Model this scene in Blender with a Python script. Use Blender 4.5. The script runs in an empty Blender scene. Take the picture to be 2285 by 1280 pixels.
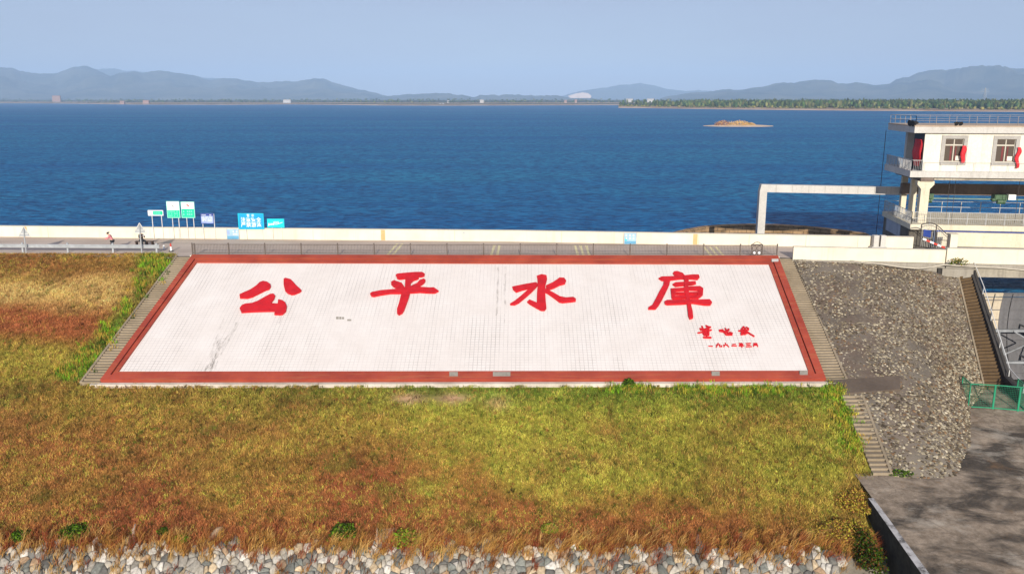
import bpy, bmesh, math, random
import numpy as np
from mathutils import Vector, Matrix
R = math.radians
random.seed(4); rng = np.random.default_rng(7)
SC = bpy.context.scene; COL = SC.collection

# ------------------------------------------------------------------ camera, sky, sun, exposure
CAM = np.array([2.8, -70.94, 13.0]); PITCH = R(12.4); YAW = R(0.66); FPX = 1900.0
cd = bpy.data.cameras.new('camera'); cam = bpy.data.objects.new('camera', cd); COL.objects.link(cam)
cam.location = CAM; cam.rotation_euler = (math.pi/2 - PITCH, 0, YAW)
cd.sensor_width = 36; cd.lens = FPX/2285*36; cd.clip_start = 0.5; cd.clip_end = 60000
SC.camera = cam
SUN_AZ, SUN_EL = R(177.4), R(18.5)           # azimuth from +Y towards +X: behind the camera, a touch to the right
w = bpy.data.worlds.new('World'); SC.world = w; w.use_nodes = True
nt = w.node_tree; nt.nodes.clear()
o_ = nt.nodes.new('ShaderNodeOutputWorld'); bg = nt.nodes.new('ShaderNodeBackground'); sk = nt.nodes.new('ShaderNodeTexSky')
sk.sky_type = 'NISHITA'; sk.sun_disc = False; sk.sun_elevation = SUN_EL; sk.sun_rotation = SUN_AZ
sk.air_density = 1.0; sk.dust_density = 0.2; sk.ozone_density = 4.0
bg.inputs['Strength'].default_value = 0.10
mxs = nt.nodes.new('ShaderNodeMix'); mxs.data_type = 'RGBA'; mxs.inputs[0].default_value = 0.65; mxs.inputs[7].default_value = (3.0, 3.12, 4.1, 1)   # thin high haze evens out the clear sky
tcs = nt.nodes.new('ShaderNodeTexCoord'); mps = nt.nodes.new('ShaderNodeMapping'); mps.inputs['Scale'].default_value = (1.5, 1.5, 9); ns_ = nt.nodes.new('ShaderNodeTexNoise'); ns_.inputs['Scale'].default_value = 1.6; ns_.inputs['Detail'].default_value = 4
mrs = nt.nodes.new('ShaderNodeMapRange'); mrs.inputs['To Min'].default_value = .66; mrs.inputs['To Max'].default_value = .94     # uneven veils of high haze
nt.links.new(tcs.outputs['Generated'], mps.inputs[0]); nt.links.new(mps.outputs[0], ns_.inputs['Vector']); nt.links.new(ns_.outputs['Fac'], mrs.inputs[0]); nt.links.new(mrs.outputs[0], mxs.inputs[0])
nt.links.new(sk.outputs[0], mxs.inputs[6]); nt.links.new(mxs.outputs[2], bg.inputs[0]); nt.links.new(bg.outputs[0], o_.inputs[0])
sd = bpy.data.lights.new('sun', 'SUN'); sd.energy = 4.2; sd.angle = R(0.5); sd.color = (1, 0.93, 0.82)
sun = bpy.data.objects.new('sun', sd); COL.objects.link(sun)
sv = Vector((math.sin(SUN_AZ)*math.cos(SUN_EL), math.cos(SUN_AZ)*math.cos(SUN_EL), math.sin(SUN_EL)))
sun.rotation_euler = sv.to_track_quat('Z', 'Y').to_euler(); sun.location = sv*60
SC.view_settings.view_transform = 'Standard'; SC.view_settings.look = 'None'
SC.view_settings.exposure = 0.48; SC.view_settings.gamma = 1.0
SC.cycles.volume_step_rate = 1

# ------------------------------------------------------------------ measuring: photo pixel -> point on a real plane
fw = np.array([-math.sin(YAW)*math.cos(PITCH), math.cos(YAW)*math.cos(PITCH), -math.sin(PITCH)])
rt = np.array([math.cos(YAW), math.sin(YAW), 0.0]); up = np.cross(rt, fw)
SL = math.tan(R(20.7))
def onplane(x, y, n, p0):
    d = fw*FPX + rt*(x-1142.5) - up*(y-640); n = np.array(n, float)
    return CAM + d*(np.dot(n, np.array(p0)-CAM)/np.dot(n, d))
def atz(x, y, z): return onplane(x, y, (0, 0, 1), (0, 0, z))
def aty(x, y, Y): return onplane(x, y, (0, 1, 0), (0, Y, 0))
def onslope(x, y, h=0.0): return onplane(x, y, (0, -SL, 1), (0, 0, h))
def to_px(P):
    d = np.asarray(P, float) - CAM; k = d@fw
    return 1142.5 + FPX*(d@rt)/k, 640 - FPX*(d@up)/k
NS = np.array([0, -math.sin(R(20.7)), math.cos(R(20.7))])   # normal of the dam slope

# ------------------------------------------------------------------ mesh helpers
OFF = {}
class MB:
    def __init__(s): s.v = []; s.f = []
    def add(s, vs, fs):
        k = len(s.v); s.v += [tuple(map(float, p)) for p in vs]; s.f += [tuple(i+k for i in f) for f in fs]; return s
    def hexa(s, p8):   # 4 bottom (ccw) + 4 top
        return s.add(p8, [(3,2,1,0),(4,5,6,7),(0,1,5,4),(1,2,6,5),(2,3,7,6),(3,0,4,7)])
    def box(s, x0, x1, y0, y1, z0, z1):
        return s.hexa([(x0,y0,z0),(x1,y0,z0),(x1,y1,z0),(x0,y1,z0),(x0,y0,z1),(x1,y0,z1),(x1,y1,z1),(x0,y1,z1)])
    def bar(s, p, q, w, h, upv=(0,0,1)):   # rectangular bar centred on segment
        p = Vector(p); q = Vector(q); d = (q-p).normalized(); u = Vector(upv)
        if abs(d.dot(u)) > 0.98: u = Vector((0,1,0))
        a = d.cross(u).normalized()*w/2; b = a.cross(d).normalized()*h/2
        return s.hexa([p-a-b, p+a-b, q+a-b, q-a-b, p-a+b, p+a+b, q+a+b, q-a+b])
    def tube(s, pts, r, n=8):
        pts = [Vector(p) for p in pts]; rings = []
        for i, p in enumerate(pts):
            d = (pts[min(i+1, len(pts)-1)] - pts[max(i-1, 0)]).normalized()
            u = Vector((0,0,1)) if abs(d.z) < .95 else Vector((0,1,0))
            a = d.cross(u).normalized(); b = a.cross(d); rr = r[i] if hasattr(r, '__len__') else r
            rings.append([p + a*rr*math.cos(2*math.pi*k/n) + b*rr*math.sin(2*math.pi*k/n) for k in range(n)])
        k0 = [v for rg in rings for v in rg]; fs = []
        for i in range(len(rings)-1):
            for k in range(n): fs.append((i*n+k, i*n+(k+1)%n, (i+1)*n+(k+1)%n, (i+1)*n+k))
        fs.append(tuple(range(n-1, -1, -1))); fs.append(tuple((len(rings)-1)*n+k for k in range(n)))
        return s.add(k0, fs)
    def lathe(s, c, prof, n=12):
        vs = []; fs = []
        for r, z in prof: vs += [(c[0]+r*math.cos(2*math.pi*k/n), c[1]+r*math.sin(2*math.pi*k/n), c[2]+z) for k in range(n)]
        for i in range(len(prof)-1):
            for k in range(n): fs.append((i*n+k, i*n+(k+1)%n, (i+1)*n+(k+1)%n, (i+1)*n+k))
        fs.append(tuple(range(n-1,-1,-1))); fs.append(tuple((len(prof)-1)*n+k for k in range(n)))
        return s.add(vs, fs)
    def prism(s, poly, ext):   # planar polygon (3d points) pushed along ext
        n = len(poly); e = Vector(ext); top = [Vector(p)+e for p in poly]; bot = [Vector(p) for p in poly]
        return s.add(bot+top, [tuple(range(n-1,-1,-1)), tuple(range(n, 2*n))] + [(i, (i+1)%n, n+(i+1)%n, n+i) for i in range(n)])
    def build(s, name, mat, parent=None, smooth=False, normals=True):
        me = bpy.data.meshes.new(name); off = OFF.get(parent.name, Vector((0,0,0))) if parent else Vector((0,0,0))
        me.from_pydata([Vector(p)-off for p in s.v], [], s.f)
        if normals:
            bm = bmesh.new(); bm.from_mesh(me); bmesh.ops.recalc_face_normals(bm, faces=bm.faces); bm.to_mesh(me); bm.free()
        if mat: me.materials.append(mat)
        if smooth: me.polygons.foreach_set('use_smooth', [True]*len(me.polygons))
        me.update(); o = bpy.data.objects.new(name, me); COL.objects.link(o)
        if parent: o.parent = parent; OFF[o.name] = off
        return o
def np_mesh(name, V, faces_flat, sizes, mat, cols=None, smooth=False, parent=None):
    me = bpy.data.meshes.new(name)
    me.vertices.add(len(V)); me.vertices.foreach_set('co', np.ascontiguousarray(V, dtype=np.float32).ravel())
    me.loops.add(len(faces_flat)); me.loops.foreach_set('vertex_index', np.ascontiguousarray(faces_flat, dtype=np.int32))
    st = np.zeros(len(sizes), np.int32); st[1:] = np.cumsum(sizes)[:-1]
    me.polygons.add(len(sizes)); me.polygons.foreach_set('loop_start', st); me.polygons.foreach_set('loop_total', np.asarray(sizes, np.int32))
    if smooth: me.polygons.foreach_set('use_smooth', np.ones(len(sizes), bool))
    me.update(calc_edges=True)
    if cols is not None:
        a = me.color_attributes.new('col', 'FLOAT_COLOR', 'POINT')
        c4 = np.ones((len(V), 4), np.float32); c4[:, :3] = cols; a.data.foreach_set('color', c4.ravel())
    me.materials.append(mat); me.validate()
    o = bpy.data.objects.new(name, me); COL.objects.link(o)
    if parent: o.parent = parent
    return o
def thing(name, loc, label, cat, group=None):
    o = bpy.data.objects.new(name, None); COL.objects.link(o); o.location = loc; o.empty_display_size = .3
    OFF[o.name] = Vector(loc); return tag(o, label, cat, group)
def tag(o, label, cat, group=None):
    o['label'] = label; o['category'] = cat
    if group: o['group'] = group
    return o
def struct(o, kind='structure'): o['kind'] = kind; return o
def stuff(o, label, cat): o['kind'] = 'stuff'; o['label'] = label; o['category'] = cat; return o
def copy_tree(o, parent=None):
    c = o.copy(); COL.objects.link(c)
    if parent: c.parent = parent
    for ch in o.children: copy_tree(ch, c)
    return c

# ------------------------------------------------------------------ materials
def lin(c):
    c = np.asarray(c, float)/255; return np.where(c <= .04045, c/12.92, ((c+.055)/1.055)**2.4)
class NT:
    def __init__(s, name):
        s.m = bpy.data.materials.new(name); s.m.use_nodes = True; s.t = s.m.node_tree; s.t.nodes.clear()
        s.out = s.n('ShaderNodeOutputMaterial'); s.geo = None
    def n(s, t, **kw):
        x = s.t.nodes.new(t)
        for k, v in kw.items(): setattr(x, k, v)
        return x
    def l(s, a, b): s.t.links.new(a, b)
    def pos(s, scale=(1,1,1), rot=(0,0,0), loc=(0,0,0), obj=False):
        if obj: g = s.n('ShaderNodeTexCoord').outputs['Object']
        else: g = s.n('ShaderNodeNewGeometry').outputs['Position']
        m = s.n('ShaderNodeMapping'); m.inputs['Scale'].default_value = scale; m.inputs['Rotation'].default_value = rot; m.inputs['Location'].default_value = loc
        s.l(g, m.inputs['Vector']); return m.outputs[0]
    def noise(s, vec, scale, detail=4, rough=.55, dist=0):
        x = s.n('ShaderNodeTexNoise'); x.inputs['Scale'].default_value = scale; x.inputs['Detail'].default_value = detail
        x.inputs['Roughness'].default_value = rough; x.inputs['Distortion'].default_value = dist; s.l(vec, x.inputs['Vector']); return x.outputs['Fac']
    def ramp(s, fac, stops):
        r = s.n('ShaderNodeValToRGB'); e = r.color_ramp.elements
        while len(e) < len(stops): e.new(.5)
        for k, (p, c) in enumerate(stops): e[k].position = p; e[k].color = (*c, 1) if len(c) == 3 else c
        s.l(fac, r.inputs[0]); return r.outputs[0]
    def mix(s, fac, a, b, mode='MIX'):
        x = s.n('ShaderNodeMix'); x.data_type = 'RGBA'; x.blend_type = mode
        for inp, v in ((x.inputs[0], fac), (x.inputs[6], a), (x.inputs[7], b)):
            if hasattr(v, 'links'): s.l(v, inp)
            elif isinstance(v, (int, float)): inp.default_value = v
            else: inp.default_value = (*v, 1)
        return x.outputs[2]
    def math(s, op, a, b=0.0, clamp=False):
        x = s.n('ShaderNodeMath', operation=op, use_clamp=clamp)
        for i, v in enumerate((a, b)):
            if hasattr(v, 'links'): s.l(v, x.inputs[i])
            else: x.inputs[i].default_value = v
        return x.outputs[0]
    def done(s, col, rough=.8, spec=.3, metal=0, bump=None, bstr=.5, bdist=.02):
        p = s.n('ShaderNodeBsdfPrincipled'); s.p = p
        if hasattr(col, 'links'): s.l(col, p.inputs['Base Color'])
        else: p.inputs['Base Color'].default_value = (*col, 1)
        p.inputs['Metallic'].default_value = metal; p.inputs['Specular IOR Level'].default_value = spec
        if hasattr(rough, 'links'): s.l(rough, p.inputs['Roughness'])
        else: p.inputs['Roughness'].default_value = rough
        if bump is not None:
            b = s.n('ShaderNodeBump'); b.inputs['Strength'].default_value = bstr; b.inputs['Distance'].default_value = bdist
            s.l(bump, b.inputs['Height']); s.l(b.outputs[0], p.inputs['Normal'])
        s.l(p.outputs[0], s.out.inputs[0]); return s.m
BLK = (0,0,0); WHT = (1,1,1)
def concrete(name, col, dark, stain=.45, streak=.5, scale=1.0, bump=.4):
    t = NT(name); p = t.pos()
    big = t.ramp(t.noise(p, .35*scale, 5, .6), [(.38, BLK), (.68, WHT)])
    fine = t.noise(p, 6*scale, 4, .65)
    c = t.mix(t.math('MULTIPLY', big, stain), col, dark)
    if streak:
        ps = t.pos((2.6*scale, 2.6*scale, .16*scale)); st = t.ramp(t.noise(ps, 1.0, 5, .65), [(.5, BLK), (.72, WHT)])
        c = t.mix(t.math('MULTIPLY', st, streak), c, [x*.45 for x in dark])
    c = t.mix(.35, c, t.ramp(fine, [(.25, [x*.6 for x in col]), (.75, [min(1, x*1.25) for x in col])]))
    return t.done(c, .88, .2, bump=fine, bstr=bump, bdist=.015)
def plain(name, col, rough=.5, metal=0, var=.25, spec=.4, scale=2.0):
    t = NT(name); n = t.noise(t.pos(), scale, 4, .6)
    c = t.ramp(n, [(.3, [x*(1-var) for x in col]), (.7, [min(1, x*(1+var*.6)) for x in col])])
    return t.done(c, rough, spec, metal)
def vcol(name, trans=0.0, rough=.85, nscale=0, namp=.3):
    t = NT(name); a = t.n('ShaderNodeAttribute', attribute_name='col'); c = a.outputs['Color']
    if nscale:
        f = t.noise(t.pos(), nscale, 4, .65); c = t.mix(1.0, c, t.ramp(f, [(.25, (1-namp,)*3), (.75, (1+namp,)*3)]), 'MULTIPLY')
    if trans:
        d = t.n('ShaderNodeBsdfDiffuse'); tr = t.n('ShaderNodeBsdfTranslucent'); mx = t.n('ShaderNodeMixShader'); mx.inputs[0].default_value = trans
        t.l(c, d.inputs[0]); t.l(c, tr.inputs[0]); t.l(d.outputs[0], mx.inputs[1]); t.l(tr.outputs[0], mx.inputs[2]); t.l(mx.outputs[0], t.out.inputs[0]); return t.m
    return t.done(c, rough, .15)
M = {}
M['cream'] = concrete('cream_render', (.66,.60,.46), (.46,.37,.24), .45, .4)
M['white_wall'] = concrete('white_render', (.74,.70,.60), (.50,.43,.33), .35, .4)
M['slab'] = concrete('slab_concrete', (.55,.53,.49), (.34,.31,.27), .5, .35)
M['conc'] = concrete('grey_concrete', (.33,.30,.25), (.17,.145,.11), .6, .5)
M['pierc'] = concrete('stained_concrete', (.42,.38,.30), (.12,.10,.08), .8, .75)
M['step'] = concrete('step_concrete', (.30,.24,.165), (.13,.10,.06), .8, .25)
M['step_mossy'] = concrete('mossy_step_concrete', (.125,.08,.04), (.045,.028,.013), .85, .5)
M['dark'] = concrete('dark_shade_concrete', (.055,.05,.045), (.025,.022,.02), .6, .4)  # dark tone holds the shade of the spillway bay and wing wall
M['galv'] = plain('galvanised_steel', (.42,.44,.45), .4, .25, .2)
M['pole'] = plain('painted_pole', (.62,.62,.60), .45, .1, .15)
M['iron'] = plain('dark_iron', (.06,.05,.045), .6, .2, .3)
M['rail_w'] = plain('white_railing', (.42,.42,.41), .5, 0, .2)
M['black'] = plain('black_rubber', (.015,.014,.014), .6)
M['wood'] = plain('dark_wood', (.05,.028,.018), .7, 0, .4, scale=6)
M['bluesign'] = plain('blue_sign_sheet', (.0,.30,.62), .4, 0, .08)
M['tealsign'] = plain('teal_sign_sheet', (.0,.52,.62), .4, 0, .1)
M['paleblue'] = plain('faded_blue_sheet', (.28,.36,.62), .5, 0, .2)
M['greensign'] = plain('green_sign_sheet', (.0,.52,.30), .4, 0, .1)
M['mint'] = plain('mint_frame', (.25,.72,.55), .4, 0, .1)
M['whitesign'] = plain('white_sign_sheet', (.82,.84,.83), .4, 0, .05)
M['navy'] = plain('navy_sheet', (.02,.05,.25), .5)
M['red'] = plain('red_cloth', (.62,.02,.03), .75, 0, .35, scale=5)
M['redpaint'] = plain('red_paint', (.55,.05,.03), .6)
M['glass'] = NT('window_glass').done((.085,.065,.05), .12, .5)
M['greenfence'] = plain('green_paint', (.015,.24,.12), .5, 0, .2)
M['machine'] = plain('green_machine_paint', (.05,.11,.05), .5, 0, .4, scale=3)
M['yellow'] = concrete('worn_yellow_paint', (.85,.74,.42), (.55,.46,.28), .6, 0, 2.0)
M['hose'] = plain('pale_hose', (.5,.45,.36), .6)

# road: worn concrete/asphalt, tan grey
t = NT('road_surface'); p = t.pos()
c = t.ramp(t.noise(p, .25, 5, .6), [(.3, (.46,.37,.295)), (.7, (.56,.46,.375))])
c = t.mix(t.math('MULTIPLY', t.ramp(t.noise(t.pos((.05,1.2,1)), 1.0, 4, .6), [(.5, BLK), (.75, WHT)]), .35), c, (.17,.145,.12))
M['road'] = t.done(c, .9, .2, bump=t.noise(p, 20, 3), bstr=.3)
# apron: dark weathered concrete with black algae patches
t = NT('apron_concrete'); p = t.pos()
c = t.ramp(t.noise(p, 1.6, 8, .72), [(.30, (.12,.09,.062)), (.70, (.40,.32,.235))])
blot = t.ramp(t.noise(t.pos((.20,.42,.2), (0,0,R(-22))), 1.0, 6, .62, .6), [(.45, BLK), (.58, WHT)])
c = t.mix(t.math('MULTIPLY', blot, .85), c, (.030,.027,.023))
c = t.mix(t.math('MULTIPLY', t.ramp(t.noise(t.pos(loc=(9,4,0)), .5, 5, .7), [(.58, BLK), (.74, WHT)]), .55), c, (.22,.12,.05))
lightp = t.ramp(t.noise(t.pos((.3,.5,.3), loc=(3,8,1)), 1.0, 6, .7), [(.56, BLK), (.74, WHT)])
c = t.mix(t.math('MULTIPLY', lightp, .75), c, (.46,.41,.33))
c = t.mix(t.math('MULTIPLY', t.ramp(t.noise(p, 9, 5, .8), [(.52, BLK), (.66, WHT)]), .4), c, (.20,.13,.07))
c = t.mix(t.ramp(t.noise(p, 16, 3, .7), [(.62, BLK), (.72, (.7,)*3)]), c, (.03,.026,.02))
crk = t.n('ShaderNodeTexVoronoi', feature='DISTANCE_TO_EDGE'); crk.inputs['Scale'].default_value = .16; wv_ = t.n('ShaderNodeVectorMath', operation='ADD'); nv_ = t.n('ShaderNodeTexNoise'); nv_.inputs['Scale'].default_value = .9; t.l(p, nv_.inputs['Vector']); t.l(p, wv_.inputs[0]); t.l(nv_.outputs['Color'], wv_.inputs[1]); t.l(wv_.outputs[0], crk.inputs['Vector'])
c = t.mix(t.ramp(crk.outputs['Distance'], [(.001, (.4,)*3), (.006, BLK)]), c, (.03,.025,.02))
M['apron'] = t.done(c, .9, .2, bump=t.noise(p, 8, 5), bstr=.5)
# tiled field: white glazed tiles, grout partly dirty
t = NT('white_tiles')
pu = t.pos(obj=True)
br = t.n('ShaderNodeTexBrick'); br.offset = 0; br.inputs['Scale'].default_value = 1; br.inputs['Brick Width'].default_value = .30; br.inputs['Row Height'].default_value = .30
br.inputs['Mortar Size'].default_value = .021; br.inputs['Mortar Smooth'].default_value = .0
br.inputs['Color1'].default_value = (0,0,0,1); br.inputs['Color2'].default_value = (0,0,0,1); br.inputs['Mortar'].default_value = (1,1,1,1)
t.l(pu, br.inputs['Vector'])
dirt = t.ramp(t.noise(pu, .16, 4, .6), [(.36, (.10,)*3), (.66, WHT)])
dirt2 = t.ramp(t.noise(t.pos((1,.12,1), obj=True), .8, 5, .7), [(.35, (.15,)*3), (.75, WHT)])
br2 = t.n('ShaderNodeTexBrick'); br2.offset = 0; br2.inputs['Scale'].default_value = 1; br2.inputs['Brick Width'].default_value = .30; br2.inputs['Row Height'].default_value = .30
br2.inputs['Mortar Size'].default_value = 0; br2.inputs['Color1'].default_value = (.97,.97,.97,1); br2.inputs['Color2'].default_value = (1,1,1,1); br2.inputs['Bias'].default_value = 0
t.l(pu, br2.inputs['Vector'])
base = t.ramp(t.noise(pu, .3, 5, .6), [(.3, (.69,.63,.575)), (.7, (.77,.715,.665))])
base = t.mix(1.0, base, br2.outputs[0], 'MULTIPLY')
g = t.math('MULTIPLY', t.math('MULTIPLY', br.outputs[0], t.math('MULTIPLY', dirt, dirt2)), .85)
M['tile'] = t.done(t.mix(g, base, (.17,.15,.13)), .35, .35)
# red brick-coloured border paint
t = NT('border_paint'); p = t.pos()
c = t.ramp(t.noise(p, .5, 6, .65), [(.3, (.26,.038,.021)), (.7, (.41,.070,.036))])
c = t.mix(t.math('MULTIPLY', t.ramp(t.noise(t.pos((.25,2.5,2.5), loc=(5,0,2)), 1.2, 5, .65), [(.52, BLK), (.72, WHT)]), .5), c, (.42,.15,.06))
M['border'] = t.done(c, .7, .3)
M['border_dark'] = plain('border_groove_paint', (.16,.03,.02), .7)
t = NT('character_paint'); c = t.ramp(t.noise(t.pos(), 1.2, 5, .65), [(.25, (.38,.005,.008)), (.5, (.54,.006,.011)), (.75, (.62,.009,.014))])
M['char'] = t.done(c, .55, .35)
# soil and vegetation use vertex colours
M['soil'] = vcol('soil', 0, .95, 3.0, .35)
M['blade'] = vcol('grass_blades', .28)
M['leaf'] = vcol('leaves', .25)
M['rock'] = vcol('rock', 0, .92, 7.0, .42)
t = NT('mortar_bed'); p = t.pos()
vo = t.n('ShaderNodeTexVoronoi'); vo.inputs['Scale'].default_value = 3.2; t.l(p, vo.inputs['Vector'])
c = t.ramp(t.noise(p, .5, 6, .65), [(.3, (.10,.083,.065)), (.7, (.20,.17,.135))])
c = t.mix(t.ramp(t.noise(t.pos(loc=(7,2,5)), .28, 4, .6), [(.45, BLK), (.7, (.5,)*3)]), c, (.115,.06,.04))
sy_ = t.n('ShaderNodeSeparateXYZ'); t.l(t.n('ShaderNodeNewGeometry').outputs['Position'], sy_.inputs[0])
mrg = t.n('ShaderNodeMapRange'); mrg.inputs['From Min'].default_value = -14; mrg.inputs['From Max'].default_value = -21; t.l(t.math('ADD', sy_.outputs[1], t.math('MULTIPLY', t.noise(p, .35, 4), 7)), mrg.inputs['Value'])
c = t.mix(t.math('MULTIPLY', mrg.outputs[0], .55), c, (.25,.215,.165))
c = t.mix(t.ramp(vo.outputs['Distance'], [(.0, (.55,)*3), (.45, BLK)]), c, (.22,.18,.13))
M['mortar'] = t.done(c, .95, .15, bump=t.noise(p, 7, 5), bstr=.8, bdist=.05)
# reservoir water
t = NT('reservoir_water'); 
h1 = t.noise(t.pos((.58,1.1,1), (0,0,R(10))), 1.0, 5, .58, .5)
h2 = t.noise(t.pos((.07,.16,1), (0,0,R(-9))), 1.0, 3, .5)
h3 = t.noise(t.pos((1.0,1.6,1), (0,0,R(20))), 1.0, 3, .5)
hh = t.math('ADD', t.math('ADD', t.math('MULTIPLY', h1, 1.0), t.math('MULTIPLY', h2, 1.1)), t.math('MULTIPLY', h3, .22))
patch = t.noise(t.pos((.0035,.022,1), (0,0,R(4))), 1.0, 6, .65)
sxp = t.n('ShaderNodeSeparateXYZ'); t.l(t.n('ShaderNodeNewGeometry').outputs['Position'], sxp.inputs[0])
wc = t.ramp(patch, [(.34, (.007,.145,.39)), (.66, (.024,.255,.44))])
wc = t.mix(t.ramp(h1, [(.40, (.9,)*3), (.58, BLK)]), wc, (.002,.050,.175))     # wave shading put into the colour: troughs painted darker
b = t.n('ShaderNodeBump'); b.inputs['Strength'].default_value = 1.0; b.inputs['Distance'].default_value = 1.7; t.l(hh, b.inputs['Height'])
df = t.n('ShaderNodeBsdfDiffuse'); gl = t.n('ShaderNodeBsdfGlossy'); gl.inputs['Roughness'].default_value = .16; gl.inputs['Color'].default_value = (.9,.95,1,1)
fr_ = t.n('ShaderNodeFresnel'); fr_.inputs['IOR'].default_value = 1.33
for x_ in (df, gl, fr_): t.l(b.outputs[0], x_.inputs['Normal'])
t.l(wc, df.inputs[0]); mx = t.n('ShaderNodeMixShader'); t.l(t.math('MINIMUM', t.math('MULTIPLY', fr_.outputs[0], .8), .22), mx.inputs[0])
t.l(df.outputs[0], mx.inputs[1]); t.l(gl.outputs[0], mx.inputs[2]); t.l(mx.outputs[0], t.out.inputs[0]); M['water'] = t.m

# ------------------------------------------------------------------ noise for numpy
def vnoise(x, y, seed=0):
    xi = np.floor(x).astype(np.int64); yi = np.floor(y).astype(np.int64); fx = x-xi; fy = y-yi
    fx = fx*fx*(3-2*fx); fy = fy*fy*(3-2*fy)
    def h(a, b):
        n = (a*374761393 + b*668265263 + seed*1442695041) & 0xffffffff
        n = ((n ^ (n >> 13))*1274126177) & 0xffffffff; return ((n ^ (n >> 16)) & 0xffff)/65535.0
    return (h(xi,yi)*(1-fx)+h(xi+1,yi)*fx)*(1-fy) + (h(xi,yi+1)*(1-fx)+h(xi+1,yi+1)*fx)*fy
def fbm(x, y, seed=0, oct=4):
    a = 0; s = 0; k = .5
    for i in range(oct): a = a + k*vnoise(x*2**i, y*2**i, seed+i*17); s += k; k *= .55
    return a/s

# ------------------------------------------------------------------ GROUND SHAPE
def par_y(X):   # front face of the upstream parapet
    return np.interp(X, [-90,-48,-25,2,20,32.5,40], [12.4,10.35,9.2,7.95,6.25,5.08,4.3])
WATER_Z = -3.6
def apron_z(Y): return -8.87 + .085*(Y+23.5)
TOE_Y = -28.45
def ground_z(Y):
    return np.where(Y > 0, 0, np.where(Y > TOE_Y, SL*Y, SL*TOE_Y + .62*(Y-TOE_Y)))

def grid(fn, nu, nv):
    V = []; F = []
    for j in range(nv+1):
        for i in range(nu+1): V.append(fn(i/nu, j/nv))
    for j in range(nv):
        for i in range(nu): F.append((j*(nu+1)+i, j*(nu+1)+i+1, (j+1)*(nu+1)+i+1, (j+1)*(nu+1)+i))
    return V, F

# colours of the sward by place (seen from above: straw patch, rusty band, green rims ...)
PAL = {k: lin(v) for k, v in dict(olive=(158,132,56), yg=(160,152,56), brown=(146,100,56), rust=(156,88,54), green=(96,124,36), bright=(110,150,36),
       straw=(200,164,100), bare=(206,164,130), dkgreen=(58,78,26), red=(140,60,44), umber=(74,50,28), gold=(184,142,74)).items()}
def gauss(x, y, cx, cy, sx, sy): return np.exp(-((x-cx)/sx)**2-((y-cy)/sy)**2)
def sward_colour(P, jitter=0.0):
    X = P[:,0]; Y = P[:,1]; px, py = to_px(P); n = len(P)
    c = np.tile(PAL['olive'], (n,1))
    def blend(col, wgt):
        nonlocal c; wgt = np.clip(wgt, 0, 1)[:,None]; c = c*(1-wgt)+PAL[col]*wgt
    f1 = fbm(X*.16, Y*.22, 3); f2 = fbm(X*.35+9, Y*.4, 8); f3 = fbm(X*.8, Y*.9, 12); f4 = fbm(X*.09+3, Y*.13+1, 31)
    S_ = lambda v, a, b: np.clip((v-a)/(b-a), 0, 1)
    blend('yg', S_(px, 500, 1100)*.9*S_(f4, .05, .4) + .3*S_(f1,.5,.7))
    blend('brown', S_(px, 950, 50)*.75*S_(f1+.25*(f3-.5), .38, .62))
    blend('brown', S_(f2, .52, .72)*.55)
    blend('rust', S_(py + 190*(f1-.5) + 110*(f3-.5), 1045, 1150)*S_(px, 2000, 1700)*.85)
    blend('rust', gauss(px, py, 820, 1080, 200, 95)*1.05*S_(f3,.2,.5))
    blend('rust', gauss(px, py, 120, 1010, 330, 80)*.55)
    blend('green', S_(f3*.5+f2*.5, .60, .72)*.5)
    blend('green', S_(py + 40*(f3-.5), 935, 880)*S_(px, 250, 1150)*.75*(py > 840))
    blend('dkgreen', S_(py + 30*(f3-.5), 905, 870)*.35*(py > 840)*S_(f2, .35, .6))
    for cx, cy, sx, sy in ((912,890,34,11), (1010,889,32,10), (1110,900,25,14)): blend('bare', gauss(px, py, cx, cy, sx, sy)*(1.0 if cy < 895 else .5))
    # left meadow beside the panel
    L = (py < 850) & (px < 430 - (py-560)*.75)
    blend('brown', L*.35*(py < 620)); blend('green', L*gauss(px, py, 350, 585, 42, 40)*1.1); blend('bright', L*gauss(px, py, 348, 588, 30, 26)*.8)
    blend('straw', L*S_(py+70*(f1-.5), 612, 640)*S_(py+70*(f1-.5), 715, 675)*S_(px, 330, 240)*.92)
    blend('rust', L*S_(py+60*(f1-.5), 678, 705)*S_(py+60*(f1-.5), 780, 740)*S_(px, 330, 240)*.9)
    blend('yg', L*S_(py+80*(f2-.5), 740, 785)*.6)
    edge = 388 - (py-573)*.73      # rim of the left stair
    blend('green', (py < 850)*(px < 430)*np.exp(-((px-edge+18)/26)**2)*S_(py, 640, 720)*.95)
    blend('bright', (py < 850)*(px < 430)*np.exp(-((px-edge+14)/16)**2)*S_(f3, .45, .65)*S_(py, 660, 740)*.7)
    # rim of the right stair
    blend('bright', np.exp(-((px-(1880+(py-880)*.36)+30)/42)**2)*(py > 860)*S_(f3, .35, .6)*.6)
    blend('brown', gauss(px, py, 1925, 1120, 60, 70)*.8)
    return c

# ------------------------------------------------------------------ SETTING
# embankment: crest, slope and rubble toe as one sheet
ys = np.concatenate([np.linspace(0, TOE_Y, 60), np.linspace(TOE_Y-.5, -36, 12)])
xs = np.linspace(-80, 24.2, 190)
XX, YY = np.meshgrid(xs, ys); ZZ = ground_z(YY) + np.where(YY < -.4, (fbm(XX*.5, YY*.5, 5)-.5)*.16 - .05, -.03)
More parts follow.
